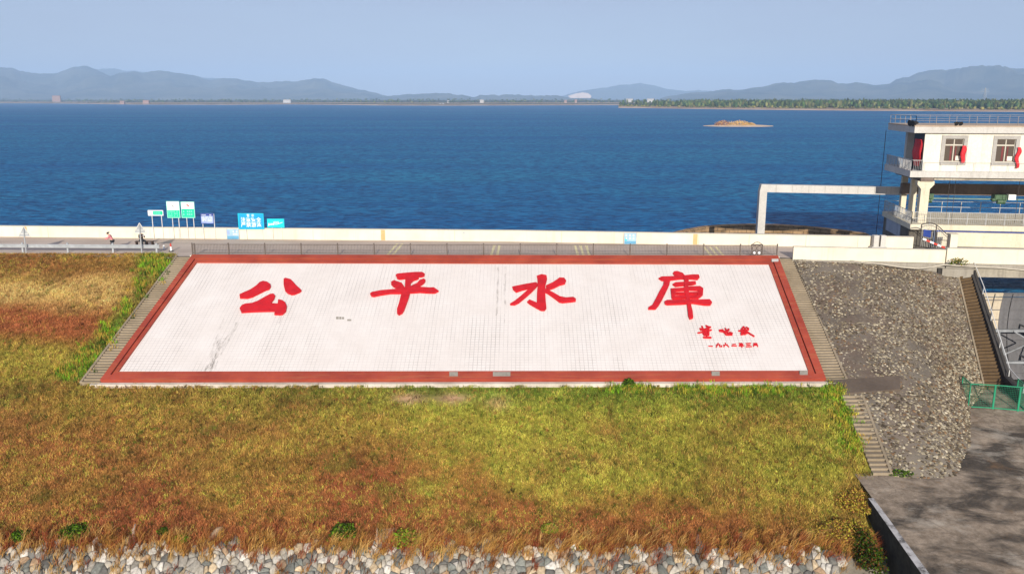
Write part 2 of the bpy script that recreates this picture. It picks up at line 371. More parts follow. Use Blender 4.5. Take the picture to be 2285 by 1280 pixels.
# keep the ground under the panel and the stairs flat
under = (XX > -28) & (YY > -16.9); ZZ = np.where(under, ground_z(YY)-.12, ZZ)
V = np.stack([XX, YY, ZZ], -1).reshape(-1, 3); nx = len(xs); ny = len(ys)
I = (np.arange(ny-1)[:,None]*nx + np.arange(nx-1)[None,:]).ravel()
F = np.stack([I+nx, I+nx+1, I+1, I], -1)
cs = sward_colour(V)*.75
toe = V[:,1] < TOE_Y-.2; cs[toe] = (.20,.175,.135)
struct(np_mesh('embankment', V, F.ravel(), np.full(len(F), 4), M['soil'], cs, True))
# lower ground, one sheet far past the frame
m = MB(); m.add([(-400,-400,-16.0),(400,-400,-16.0),(400,-36.0,-16.0),(-400,-36.0,-16.0)], [(0,1,2,3)])
struct(m.build('ground', concrete('lower_ground', (.20,.16,.08), (.10,.09,.04), .6, 0)))
m = MB(); m.add([(24.2,-36,-15.5),(120,-36,-15.5),(120,4,-11.2),(24.2,4,-11.2)], [(0,1,2,3)])
struct(m.build('spillway_floor', M['dark']))
# crest road
V, F = [], []
rx = list(np.linspace(-90, 24.4, 24)) + [28, 32.5, 36, 40, 50, 62]
def road_front(X): return 0.0 if X < 24.5 else -.62 - .125*(X-25.4)
for X in rx: V += [(X, road_front(X), 0), (X, par_y(X)+.2 if X < 40 else 4.3-.10*(X-40), .0)]
for k in range(len(rx)-1): F.append((2*k, 2*k+2, 2*k+3, 2*k+1))
m = MB(); m.add(V, F); struct(m.build('road', M['road']))
# painted lines on the road
def zl(ox, oy, s, pts): return [(ox+a/s, oy+b/s) for a, b in pts]
lines = [zl(820,470,4.57,l) for l in ([(203,452),(305,335)],[(262,445),(357,335)],[(1262,452),(1298,345)],[(1325,452),(1348,345)],[(2147,457),(2115,350)],[(2203,457),(2170,350)],[(2263,457),(2230,350)])]
lines += [zl(1300,470,4.57,l) for l in ([(1320,467),(1233,365)],[(1378,464),(1298,368)],[(1443,466),(1355,365)])]
m = MB()
for (a, b) in lines:
    p = atz(*a, .006); q = atz(*b, .006); e = np.array([.11,0,0]); m.add([p-e, p+e, q+e, q-e], [(0,1,2,3)])
struct(m.build('road_marking', M['yellow'], normals=False))
# water sheet
m = MB(); m.add([(-15000,0.9,WATER_Z),(15000,0.9,WATER_Z),(15000,15500,WATER_Z),(-15000,15500,WATER_Z)], [(0,1,2,3)])
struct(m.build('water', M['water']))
# upstream body of the dam under the road, so the water stops at a real face
m = MB()
for a, b in ((-90,-48),(-48,-25),(-25,2),(2,20),(20,32.5),(32.5,39.4)):
    m.hexa([(a,-.5,-12),(b,-.5,-12),(b,par_y(b)+.42,-12),(a,par_y(a)+.42,-12),(a,-.1,-.06),(b,-.1,-.06),(b,par_y(b)+.42,-.06),(a,par_y(a)+.42,-.06)])
struct(m.build('dam_core', M['conc']))

# ------------------------------------------------------------------ SLOGAN PANEL on the slope
PC = np.array([-.9, -7.9, SL*-7.9]); CA = math.cos(R(20.7))
panel = thing('slogan_panel', PC, 'huge white tiled panel with red border and raised red characters on the dam slope', 'panel')
panel.rotation_euler = (R(20.7), 0, 0); OFF[panel.name] = Vector((0,0,0))
def loc2(x, y):          # photo pixel on the slope -> panel coordinates (right, up the slope)
    q = onslope(x, y); return (q[0]-PC[0], (q[1]-PC[1])/CA)
def flat(pts, h): return [(a, b, h) for a, b in pts]
O4 = [loc2(*q) for q in ((430,573),(1735,575),(1842,850),(225,853))]
I4 = [loc2(*q) for q in ((440,588),(1715,591.5),(1803,830),(265,832))]
lerp2 = lambda p, q, t: (p[0]+(q[0]-p[0])*t, p[1]+(q[1]-p[1])*t)
fld = MB().prism(flat([lerp2(i, o, .06) for i, o in zip(I4, O4)], -.1), (0,0,.15)).build('tile_field', M['tile'], panel)
gv = MB().prism(flat(O4, -.1), (0,0,.14))   # dark base shows in the groove between the two bands
gv.f = gv.f[:1]  + gv.f[2:]
gm = MB()
for k in range(4):
    k2 = (k+1) % 4; a0, a1 = lerp2(I4[k], O4[k], .02), lerp2(I4[k2], O4[k2], .02)
    gm.prism(flat([a0, a1, lerp2(I4[k2], O4[k2], .98), lerp2(I4[k], O4[k], .98)], -.1), (0,0,.19))
gm.build('border_groove', M['border_dark'], panel)
for k in range(4):
    k2 = (k+1) % 4; b = MB()
    for t0, t1, h in ((.44, 1.0, .34), (0.0, .38, .25)):
        b.prism(flat([lerp2(I4[k], O4[k], t0), lerp2(I4[k2], O4[k2], t0), lerp2(I4[k2], O4[k2], t1), lerp2(I4[k], O4[k], t1)], -.1), (0,0,h))
    b.build('border', M['border'], panel)
def chars(ox, oy, s, polys, h=.13):
    m = MB()
    for i, pl in enumerate(polys):
        m.prism(flat([loc2(ox+x/s, oy+y/s) for x, y in pl], .04), (0,0,h+.006*i))
    return m
CH = {}
CH['first large red raised character, three separate strokes'] = (500,590,4.57,[
 [(160,320),(200,300),(270,270),(330,230),(365,195),(400,182),(440,190),(475,215),(480,240),(465,265),(430,275),(400,290),(350,315),(290,345),(240,358),(165,355)],
 [(610,160),(630,152),(680,165),(710,195),(735,225),(780,265),(792,282),(770,298),(720,318),(690,320),(650,305),(625,280),(610,220)],
 [(162,460),(185,430),(220,415),(290,408),(350,385),(420,345),(470,318),(505,312),(525,335),(515,365),(480,410),(550,415),(555,372),(590,378),(625,400),(642,440),(635,490),(600,522),(570,526),(515,522),(520,490),(400,492),(300,495),(180,503)]])
CH['second large red raised character, with one long level stroke'] = (500,590,4.57,[
 [(1752,120),(1770,108),(1850,100),(1950,92),(2020,92),(2048,108),(2045,130),(2020,138),(1950,142),(1880,150),(1830,160),(1790,165),(1765,155)],
 [(1705,190),(1735,175),(1775,190),(1812,202),(1835,235),(1850,270),(1770,262),(1730,240),(1705,215)],
 [(2035,160),(2055,170),(2055,185),(2040,205),(1990,240),(1960,262),(1920,270),(1900,240),(1930,222),(1970,205),(1995,175)],
 [(1850,140),(1990,133),(1985,160),(1935,176),(1908,200),(1900,260),(1845,262),(1848,200)],
 [(1490,312),(1510,298),(1600,280),(1720,270),(1850,255),(1990,245),(2100,252),(2140,250),(2190,285),(2150,305),(2100,305),(2000,298),(1900,305),(1800,310),(1700,310),(1600,325),(1530,340),(1505,335)],
 [(1815,250),(1900,245),(1895,320),(1880,370),(1862,420),(1840,480),(1820,510),(1785,527),(1765,510),(1765,470),(1785,410),(1800,350),(1812,300)]])
CH['third large red raised character, open strokes around an upright hook'] = (1100,590,3.6855,[
 [(360,105),(400,92),(440,100),(445,130),(432,180),(430,250),(435,320),(440,370),(425,388),(395,388),(360,370),(300,335),(280,318),(300,300),(360,325),(362,250),(368,180),(365,130)],
 [(158,195),(180,190),(280,170),(355,158),(372,175),(355,200),(320,235),(270,280),(215,325),(180,342),(145,342),(140,335),(180,310),(230,270),(280,225),(310,205),(240,222),(210,232),(190,238),(165,215)],
 [(436,185),(490,160),(535,130),(545,120),(585,122),(602,145),(590,170),(550,180),(500,205),(436,228)],
 [(430,212),(490,240),(550,275),(600,285),(660,280),(682,295),(680,312),(640,318),(570,325),(545,320),(500,285),(450,250),(430,240)]])
CH['fourth large red raised character, densest, under a roof stroke'] = (1100,590,3.6855,[
 [(1478,85),(1490,68),(1515,66),(1560,82),(1575,100),(1540,112),(1500,108)],
 [(1360,125),(1385,112),(1450,110),(1540,105),(1640,95),(1690,95),(1698,115),(1680,135),(1620,130),(1540,130),(1470,138),(1440,145),(1385,142)],
 [(1405,140),(1455,150),(1450,175),(1420,240),(1390,300),(1360,350),(1335,378),(1275,378),(1280,362),(1310,345),(1340,290),(1370,230),(1400,180)],
 [(1475,175),(1500,160),(1590,155),(1665,150),(1668,170),(1640,178),(1560,185),(1500,192)],
 [(1460,212),(1500,208),(1502,240),(1497,292),(1468,290)],
 [(1462,212),(1560,205),(1620,195),(1700,192),(1728,210),(1725,260),(1700,282),(1676,285),(1688,225),(1620,222),(1500,230),(1470,235)],
 [(1490,244),(1700,239),(1700,254),(1490,258)],
 [(1465,275),(1560,270),(1700,268),(1690,290),(1560,290),(1480,295)],
 [(1408,320),(1430,308),(1560,305),(1680,305),(1780,302),(1800,325),(1785,345),(1740,345),(1640,330),(1540,338),(1430,342),(1412,335)],
 [(1565,110),(1610,115),(1605,200),(1615,290),(1630,360),(1640,400),(1645,450),(1615,460),(1605,440),(1600,390),(1590,300),(1570,220),(1575,160)]])
for lab, (ox, oy, s, pol) in CH.items():
    o = chars(ox, oy, s, pol).build('character', M['char'], panel); o['label'] = lab
def strokes(polys, wd, h=.09):       # brush strokes of the signature and the date
    m = MB(); i = 0
    for pl in polys:
        pts = [Vector((*loc2(1540+x/13.44, 720+y/13.44), 0)) for x, y in pl]
        for p, q in zip(pts[:-1], pts[1:]):
            d = (q-p).normalized()*wd*.4; nrm = Vector((-d.y, d.x, 0)).normalized()*wd/2; p2 = p-d; q2 = q+d; i += 1
            m.prism([(*(p2-nrm).xy, .04), (*(p2-d*.5).xy, .04), (*(p2+nrm).xy, .04), (*(q2+nrm).xy, .04), (*(q2+d*.5).xy, .04), (*(q2-nrm).xy, .04)], (0,0,h+.003*i))
    return m
SIG = {'red signature character, tall with a level foot': [[(240,330),(420,300),(620,245)],[(350,140),(390,230),(320,250)],[(480,120),(540,150),(600,160)],[(520,150),(470,250)],[(300,210),(430,230),(560,190)],[(430,230),(470,350),(500,470)],[(380,270),(540,260)],[(390,360),(550,330)],[(420,400),(550,390)],[(410,475),(510,478),(610,480)],[(550,260),(545,400)]],
 'red signature character, small and leaning': [[(880,250),(970,240)],[(890,280),(1000,300),(1080,390),(1240,390),(1250,340),(1190,320)],[(1050,210),(1100,290),(1150,250)],[(1150,230),(1040,340)],[(1000,280),(1200,370)]],
 'red signature character, with a long falling stroke': [[(1460,270),(1600,240),(1740,240)],[(1600,150),(1540,220),(1530,380)],[(1690,170),(1740,200)],[(1620,180),(1700,300),(1800,370),(1900,430)],[(1640,260),(1640,370)],[(1540,380),(1700,340)],[(1560,310),(1680,300)]]}
for lab, pl in SIG.items():
    o = strokes(pl, .11).build('signature_character', M['char'], panel); o['label'] = lab
DATE = [[[(560,720),(660,725)]], [[(785,682),(890,676)],[(838,640),(785,748)],[(884,676),(886,735),(940,738),(942,712)]], [[(1050,630),(1062,660)],[(1000,690),(1110,680)],[(1030,700),(1010,740)],[(1090,690),(1150,740)]],
 [[(1270,670),(1350,665)],[(1250,715),(1380,715)]], [[(1470,640),(1560,650)],[(1480,680),(1570,675)],[(1470,720),(1600,710)],[(1530,640),(1550,755)]], [[(1680,645),(1800,635)],[(1700,690),(1790,685)],[(1680,740),(1830,735)]],
 [[(1910,640),(1900,725)],[(1910,640),(1990,640),(2020,730)],[(1930,670),(1980,670)],[(1920,698),(1990,692)]]]
for pl in DATE: strokes(pl, .075, .06).build('date_character', M['char'], panel)
def patchq(x0, y0, x1, y1, h, name, mat, th=.02):
    MB().prism(flat([loc2(x0,y1), loc2(x1,y1), loc2(x1,y0), loc2(x0,y0)], h), (0,0,th)).build(name, mat, panel)
for q in ((1003,835,1022,845),(1100,835,1139,845),(1587,834,1605,844),(1783,832,1801,842)): patchq(*q, .225, 'repair_patch', M['conc'])
patchq(1721,583,1736,589, .225, 'repair_patch', M['slab'])
for q in ((750,707.5,756,713),(757,707.5,762,713),(763,708,768,713),(775,713,784,717)): patchq(*q, .048, 'missing_tile', M['conc'], .006)
t = NT('dirt_stain')   # dirty run-off stains on the tiles
d = t.n('ShaderNodeBsdfPrincipled'); d.inputs['Base Color'].default_value = (.14,.12,.09,1); d.inputs['Roughness'].default_value = .9
tr = t.n('ShaderNodeBsdfTransparent'); mx = t.n('ShaderNodeMixShader')
f = t.ramp(t.noise(t.pos((3,.7,1), (0,0,R(-20)), obj=True), 1.5, 6, .75), [(.46, BLK), (.76, (.48,)*3)])
t.l(f, mx.inputs[0]); t.l(tr.outputs[0], mx.inputs[1]); t.l(d.outputs[0], mx.inputs[2]); t.l(mx.outputs[0], t.out.inputs[0]); M['stain'] = t.m
def stain(pts, wpx):
    L = []; Rr = []
    for (x, y), wd in zip(pts, wpx): L.append(loc2(x-wd/2, y)); Rr.append(loc2(x+wd/2, y))
    MB().add(flat(L+Rr, .056), [(i, len(L)+i, len(L)+i+1, i+1) for i in range(len(L)-1)]).build('stain', M['stain'], panel)
stain([(530,720),(522,738),(508,758),(495,780),(478,806),(464,831)], [9,11,13,11,17,20])
stain([(500,712),(489,740),(476,772)], [3,4,3]); stain([(1128,596),(1126,640),(1128,690),(1126,722)], [5,5,4,3])
stain([(629,705),(622,726)], [4,3]); stain([(916,592),(912,606)], [4,3]); stain([(497,755),(480,790),(470,825)], [16,22,26])
stain([(1112,597),(1110,660),(1108,705)], [4,5,4])
M['pale_foot'] = concrete('pale_footing', (.62,.55,.47), (.24,.19,.13), .9, 0, 1.6)
# pale concrete footing along the panel's lower edge
a, b = onslope(205, 855), onslope(1868, 852)
m = MB().hexa([(a[0],a[1]-.30,a[2]-.5),(b[0],b[1]-.30,b[2]-.5),(b[0],b[1],b[2]-.5),(a[0],a[1],a[2]-.5),(a[0],a[1]-.30,a[2]+.02),(b[0],b[1]-.30,b[2]+.02),(b[0],b[1],b[2]+.06),(a[0],a[1],a[2]+.06)])
tag(m.build('footing_kerb', M['pale_foot']), 'low pale concrete kerb along the bottom edge of the tiled panel', 'kerb')

# ------------------------------------------------------------------ STAIRS
def stairs(TL, TR, BL, BR, n, mat, label, group, kmat, kerbs=(True, True), lift=.03, kw=.16):
    TL, TR, BL, BR = [Vector(p) for p in (TL, TR, BL, BR)]
    root = thing('concrete_stairs', (BL+BR)/2, label, 'stairs', group)
    m = MB(); Z = Vector((0,0,1))
    for k in range(n):
        a, b = TL.lerp(BL, k/n), TR.lerp(BR, k/n); c, d = TL.lerp(BL, (k+1)/n), TR.lerp(BR, (k+1)/n)
        zt = a.z + lift; zt2 = b.z + lift; zb = min(c.z, d.z) - .5; dz = .012*math.sin(k*7.3)
        m.hexa([(c.x,c.y,zb),(d.x,d.y,zb),(b.x,b.y,zb),(a.x,a.y,zb),(c.x,c.y,zt+dz),(d.x,d.y,zt2+dz),(b.x,b.y,zt2+dz),(a.x,a.y,zt+dz)])
    m.build('flight', mat, root)
    for s, (p, q) in enumerate(((TL, BL), (TR, BR))):
        if kerbs[s]:
            e = Vector((-kw if s == 0 else kw, 0, 0)); x = MB()
            lo, hi = (p+e, p) if s == 0 else (p, p+e); l2, h2 = (q+e, q) if s == 0 else (q, q+e)
            dn, u = Vector((0,0,-.5)), Vector((0,0,.16))
            x.hexa([l2+dn, h2+dn, hi+dn, lo+dn, l2+u, h2+u, hi+u, lo+u]); x.build('kerb', kmat, root)
    return root
S3 = lambda x, y: onslope(x, y)
g = 'stairs on the dam slope'
stairs(S3(397,573.5), S3(427,573.5), S3(183,856), S3(224,856), 54, M['step'], 'pale concrete stairs running down between the meadow and the left edge of the panel', g, M['step'], (True, False))
stairs(S3(1737,577), S3(1767,578), S3(1843,850), S3(1886,849), 52, M['step'], 'tan concrete stairs running down between the red border and the cobbled slope', g, M['step'], (False, True))
stairs(S3(1876,880), S3(1920,880), S3(1948,1060), S3(1986,1060), 19, M['step'], 'short lower flight of wide concrete steps ending on the apron', g, M['step'], (False, True))
# landing slab between the two right flights
c4 = [S3(1843,851), S3(2006,851), S3(2008,881), S3(1872,881)]
m = MB(); b4 = [c4[3], c4[2], c4[1], c4[0]]
m.hexa([(p[0], p[1], -7.2) for p in b4] + [(p[0], p[1], p[2]+h_) for p, h_ in zip(b4, (.10,.44,.44,.10))])
tag(m.build('landing_slab', concrete('landing_concrete', (.125,.095,.072), (.05,.038,.03), .7, 0)), 'dark flat concrete landing between the upper and lower right stairs', 'landing')

# ------------------------------------------------------------------ COBBLED SLOPE (warped, between the stairs and the spillway wall)
ST2_TL, ST2_TR = aty(2140, 617, -2.75), aty(2166, 612, -2.75)
def apr(x, y):
    return onplane(x, y, (0, -.085, 1), (0, -23.5, -8.87))
ST2_BL, ST2_BR = apr(2196, 868), apr(2238, 868); ST2_BL[2] += .25; ST2_BR[2] += .25
topA = [np.array([25.55,-.75,-.02]), np.array([30.5,-1.5,-.12]), np.array([35.0,-2.2,-.45]), ST2_TL + np.array([0,0,.1])]
botA = [apr(1988,1061), apr(2060,1068), apr(2130,1062), apr(2165,990), apr(2163,915), ST2_BL + np.array([0,0,-.2])]
def poly_at(P, t):
    P = np.array(P); L = np.concatenate([[0], np.cumsum(np.linalg.norm(np.diff(P, axis=0), axis=1))]); L /= L[-1]
    return np.array([np.interp(t, L, P[:,k]) for k in range(3)])
def cob(a, b):
    p = poly_at(topA, a); q = poly_at(botA, a); r = p+(q-p)*b
    r[2] += .25*math.sin(math.pi*b)*math.sin(math.pi*a); return r
V, F = grid(cob, 40, 60)
V = np.array(V); V[:,2] += (fbm(V[:,0]*.9, V[:,1]*.9, 3)-.5)*.12
m = MB(); m.add(V, F); struct(m.build('cobbled_slope', M['mortar'], smooth=True))
def ico(sub):
    bm = bmesh.new(); bmesh.ops.create_icosphere(bm, subdivisions=sub, radius=1.0)
    V = np.array([v.co[:] for v in bm.verts]); F = np.array([[v.index for v in f.verts] for f in bm.faces]); bm.free(); return V, F
ICO1, ICOF = ico(2)
def rocks(name, C, rad, cols, flat=.55, facets=6, up_=(0,0,1), cut=(.5,.82), elong=1.5):
    n = len(C); nv = len(ICO1); out = np.zeros((n, nv, 3), np.float32); U = Vector(up_).normalized()
    q = U.to_track_quat('Z', 'Y').to_matrix(); Q = np.array(q)
    for i in range(n):
        v = ICO1.copy()
        for k in range(facets):
            d = rng.normal(size=3); d /= np.linalg.norm(d); lim = rng.uniform(*cut); e = np.maximum(v@d-lim, 0); v -= e[:,None]*d
        a = rng.uniform(0, math.pi); ca, sa = math.cos(a), math.sin(a); ex = rng.uniform(1, elong)
        v = v*np.array([ex, 1/ex**.5, flat*rng.uniform(.8,1.25)])*rad[i]
        v = np.stack([v[:,0]*ca-v[:,1]*sa, v[:,0]*sa+v[:,1]*ca, v[:,2]], -1)
        out[i] = v@Q.T + C[i]
    Ff = (ICOF[None] + (np.arange(n)*nv)[:,None,None]).reshape(-1)
    return np_mesh(name, out.reshape(-1,3), Ff, np.full(n*len(ICOF), 3), M['rock'], np.repeat(cols, nv, axis=0))
cc = []; rr = []; col = []
pal = np.array([lin(c) for c in ((186,174,150),(150,138,116),(118,106,90),(208,198,176),(96,86,72),(140,112,84))])
for i in range(17000):
    a, b = rng.random()**1.12, rng.random()
    if rng.random() < .28*float(vnoise(np.array(a*7.), np.array(b*9.), 5))*(1-.8*(b > .7)) : continue
    p = cob(a, b); r = (.038+.075*rng.random()**1.7)*(1+.18*(b > .68))
    cc.append(p+np.array([0,0,-.05*r])); rr.append(r); base = pal[rng.choice(6, p=[.2,.22,.2,.1,.18,.10])]
    col.append(base*rng.uniform(.45,.85)*np.array([1,.97,.91])*(1.0 if b > .75 or a < .35 else .9))
o = rocks('cobblestones', np.array(cc), np.array(rr), np.array(col), .34, 4, (0,-.38,.92), (.6,.9), 1.5)
stuff(o, 'small rounded grey stones set in brown mortar across the slope beside the stairs', 'cobblestones')

# ------------------------------------------------------------------ APRON and its side wall
m = MB()
wl0, wl1 = 22.55, 22.75
m.add([(wl1,-60,apron_z(-60)),(90,-60,apron_z(-60)),(90,-13.6,apron_z(-13.6)),(wl1,-13.6,apron_z(-13.6))], [(0,1,2,3)])
m.add([(27,-13.6,apron_z(-13.6)),(ST2_BR[0]+1.2,-13.6,apron_z(-13.6)),(ST2_BR[0]+.2,-5,apron_z(-5)),(27,-5,apron_z(-5))], [(0,1,2,3)])
struct(m.build('concrete_apron', M['apron']))
t = NT('worn_shaded_wall'); p = t.pos(); nz = t.n('ShaderNodeSeparateXYZ'); t.l(t.n('ShaderNodeNewGeometry').outputs['Normal'], nz.inputs[0])
top_ = t.ramp(t.noise(p, 1.3, 6, .7), [(.36, (.06,.055,.05)), (.50, (.40,.385,.37)), (.75, (.55,.53,.51))]); side_shade = t.ramp(t.noise(p, 1.5, 5, .7), [(.3, (.022,.022,.018)), (.75, (.075,.07,.055))])
M['worn_shaded_wall'] = t.done(t.mix(t.math('GREATER_THAN', nz.outputs[2], .7), side_shade, top_), .9, .15)  # side faces coloured dark to hold their shade; top worn pale
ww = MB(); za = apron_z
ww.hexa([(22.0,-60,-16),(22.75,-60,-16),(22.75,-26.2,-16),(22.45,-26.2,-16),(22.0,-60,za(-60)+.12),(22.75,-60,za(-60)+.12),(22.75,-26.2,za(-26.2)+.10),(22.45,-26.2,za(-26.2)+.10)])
tag(ww.build('retaining_wall', M['worn_shaded_wall']), 'low retaining wall with pale worn top along the edge of the dark apron', 'wall')

# ------------------------------------------------------------------ PARAPETS
t = NT('parapet_render'); p = t.pos()
c = t.ramp(t.noise(p, .5, 5, .6), [(.3, (.64,.575,.44)), (.7, (.73,.67,.54))])
streaks = t.ramp(t.noise(t.pos((1.3,1.3,.08)), 1.0, 5, .65), [(.55, BLK), (.76, WHT)])
c = t.mix(t.math('MULTIPLY', streaks, .38), c, (.42,.30,.15))
M['parapet'] = t.done(c, .85, .2, bump=t.noise(p, 9, 4), bstr=.25)
M['coping'] = concrete('coping_concrete', (.62,.57,.47), (.36,.31,.24), .5, 0)
def wall_run(name, pts, h, th, label, group, z0=0, cap=True):
    root = thing(name, (pts[0][0], pts[0][1], z0), label, 'wall', group); b = MB(); cp = MB()
    for (x0, y0), (x1, y1) in zip(pts[:-1], pts[1:]):
        d = Vector((x1-x0, y1-y0)); nrm = Vector((-d.y, d.x)).normalized()*th
        q = [(x0,y0),(x1,y1),(x1+nrm.x,y1+nrm.y),(x0+nrm.x,y0+nrm.y)]
        b.hexa([(x,y,z0-.3) for x,y in q]+[(x,y,z0+h) for x,y in q])
        e = nrm.normalized()*.025; q = [(x0-e.x,y0-e.y),(x1-e.x,y1-e.y),(x1+nrm.x+e.x,y1+nrm.y+e.y),(x0+nrm.x+e.x,y0+nrm.y+e.y)]
        cp.hexa([(x,y,z0+h+.002) for x,y in q]+[(x,y,z0+h+.06) for x,y in q])
    b.build('wall_body', M['parapet'], root)
    if cap: cp.build('coping', M['coping'], root)
    return root
px_ = [-90,-48,-36,-25,-12,2,11,20,26,32.5,37.75]
up_wall = wall_run('parapet_wall', [(x, float(par_y(x))) for x in px_], 1.0, .42, 'long cream parapet wall between the crest road and the lake', 'parapet walls')
jm = MB()
for x in (-52,-43,-30,-17,-3.5,6.5,13,19,23.5,28.5,33): 
    y = float(par_y(x)); jm.box(x-.012, x+.012, y-.012, y+.1, .02, .98)
jm.build('joint', M['conc'], up_wall)
rm = MB()
for x in (-45.3, -10.3, 18.7):
    y = float(par_y(x)); sl = float(par_y(x+.2)-par_y(x-.2))/.4
    rm.add([(x-.2,y-.2*sl-.006,.02),(x+.2,y+.2*sl-.006,.02),(x+.2,y+.2*sl-.006,1.0),(x-.2,y-.2*sl-.006,1.0)], [(0,1,2,3)])
rm.build('rust_stain', concrete('rust_streak', (.58,.33,.13), (.66,.52,.30), .8, .3), up_wall)
cm = MB(); y = float(par_y(-2.6)); cm.box(-2.75,-2.5,y-.03,y,.72,.9); cm.box(-2.68,-2.66,y-.015,y,.1,.72); cm.build('conduit_box', M['galv'], up_wall)
dw = wall_run('parapet_wall', [(25.45,-.72),(37.35,-2.21)], 1.0, .36, 'plain cream wall above the cobbled slope, left of the bridge', 'parapet walls')
bw = wall_run('parapet_wall', [(37.42,-2.26),(62,-5.0)], 1.16, .36, 'cream wall along the downstream edge of the spillway bridge', 'parapet walls')
# stone marker standing at the parapet
mk = thing('stone_marker', (34.5, 4.6, 0), 'pale grey pair of square stone blocks on a plinth before the parapet', 'marker')
MB().box(33.95,35.25,4.1,4.75,0,.22).build('plinth', M['slab'], mk)
for x in (34.1, 34.72): MB().box(x, x+.46, 4.2, 4.68, .22, 1.22).build('block', M['slab'], mk)

M['railing'] = plain('weathered_railing', (.115,.09,.075), .6, .1, .3)
# ------------------------------------------------------------------ CREST RAILING
fen = thing('railing', (-25.2, .15, 0), 'long dark metal picket railing along the top of the panel', 'railing')
X0, X1, NB = -25.2, 24.35, 16; bay = (X1-X0)/NB
MB().box(X0-.2, X1+.2, .0, .24, -.05, .09).build('base_kerb', M['coping'], fen)
for k in range(NB+1):
    x = X0 + bay*k; pm = MB(); pm.box(x-.045, x+.045, .08, .17, .09, 1.08); pm.lathe((x,.125,1.08), [(.055,0),(.06,.03),(.02,.07)], 8)
    if k in (0,): pm.box(x+.14, x+.24, .08, .17, .09, 1.1)
    pm.build('post', M['railing'], fen)
rl = MB()
for z in (.24, .98): rl.box(X0, X1, .10, .15, z, z+.05)
rl.build('rail', M['railing'], fen)
pk = MB(); n = int((X1-X0)/.125)
for i in range(n):
    x = X0 + (i+.5)*(X1-X0)/n; pk.box(x-.011, x+.011, .115, .137, .26, .98)
o = pk.build('picket', M['railing'], fen); o['kind'] = 'stuff'
# ornamental panel of the railing near its right end
orn = MB(); xo = 22.55
orn.box(xo-.42, xo+.55, .02, .08, .10, .16); orn.box(xo-.42, xo-.36, .02, .08, .1, 1.12); orn.box(xo+.49, xo+.55, .02, .08, .1, 1.12); orn.box(xo-.42, xo+.55, .02, .08, 1.04, 1.12)
for cx in (xo-.14, xo+.27):
    orn.tube([(cx+.19*math.cos(a), .05, .78+.19*math.sin(a)) for a in np.linspace(0, 2*math.pi, 17)], .028, 6)
    orn.tube([(cx+.19*math.cos(a), .05, .36+.19*math.sin(a)) for a in np.linspace(0, 2*math.pi, 17)], .028, 6)
orn.tube([(xo-.38,.05,1.08),(xo-.1,.05,1.27),(xo+.065,.05,1.3),(xo+.23,.05,1.27),(xo+.52,.05,1.08)], .03, 6)
oo = orn.build('ornament_panel', M['railing'], fen)
for cx in (xo-.14, xo+.27): MB().lathe((cx,.03,.27), [(.02,0),(.09,.04),(.11,.12),(.09,.2),(.02,.24)], 10).build('white_boss', M['whitesign'], fen)
# ------------------------------------------------------------------ GUARDRAIL of the left crest
gr = thing('guardrail', (-40, 1.75, 0), 'grey steel crash barrier along the meadow edge of the crest road', 'guardrail')
prof = [(0,.36),(-.05,.40),(-.05,.46),(0,.50),(0,.54),(-.05,.58),(-.05,.64),(0,.68)]
gm = MB(); xsr = list(np.linspace(-80, -28.6, 27)); V = []; F = []
for x in xsr:
    for dy, z in prof: V.append((x, 1.75+dy-(x+40)*.02, z+.04))
for i in range(len(xsr)-1):
    for k in range(7): F.append((i*8+k, (i+1)*8+k, (i+1)*8+k+1, i*8+k+1))
gm.add(V, F); o = gm.build('rail_beam', M['galv'], gr)
md = o.modifiers.new('thick', 'SOLIDIFY'); md.thickness = .012
for x in (-64.8,-60.8,-56.8,-52.8,-48.8,-44.8,-40.75,-36.75,-32.75,-28.9):
    y = 1.75-(x+40)*.02; pm = MB(); pm.box(x-.07, x+.07, y+.05, y+.19, -.4, .80); pm.lathe((x, y+.12, .80), [(.08,0),(.085,.03),(.03,.06)], 8); pm.build('post', M['galv'], gr)

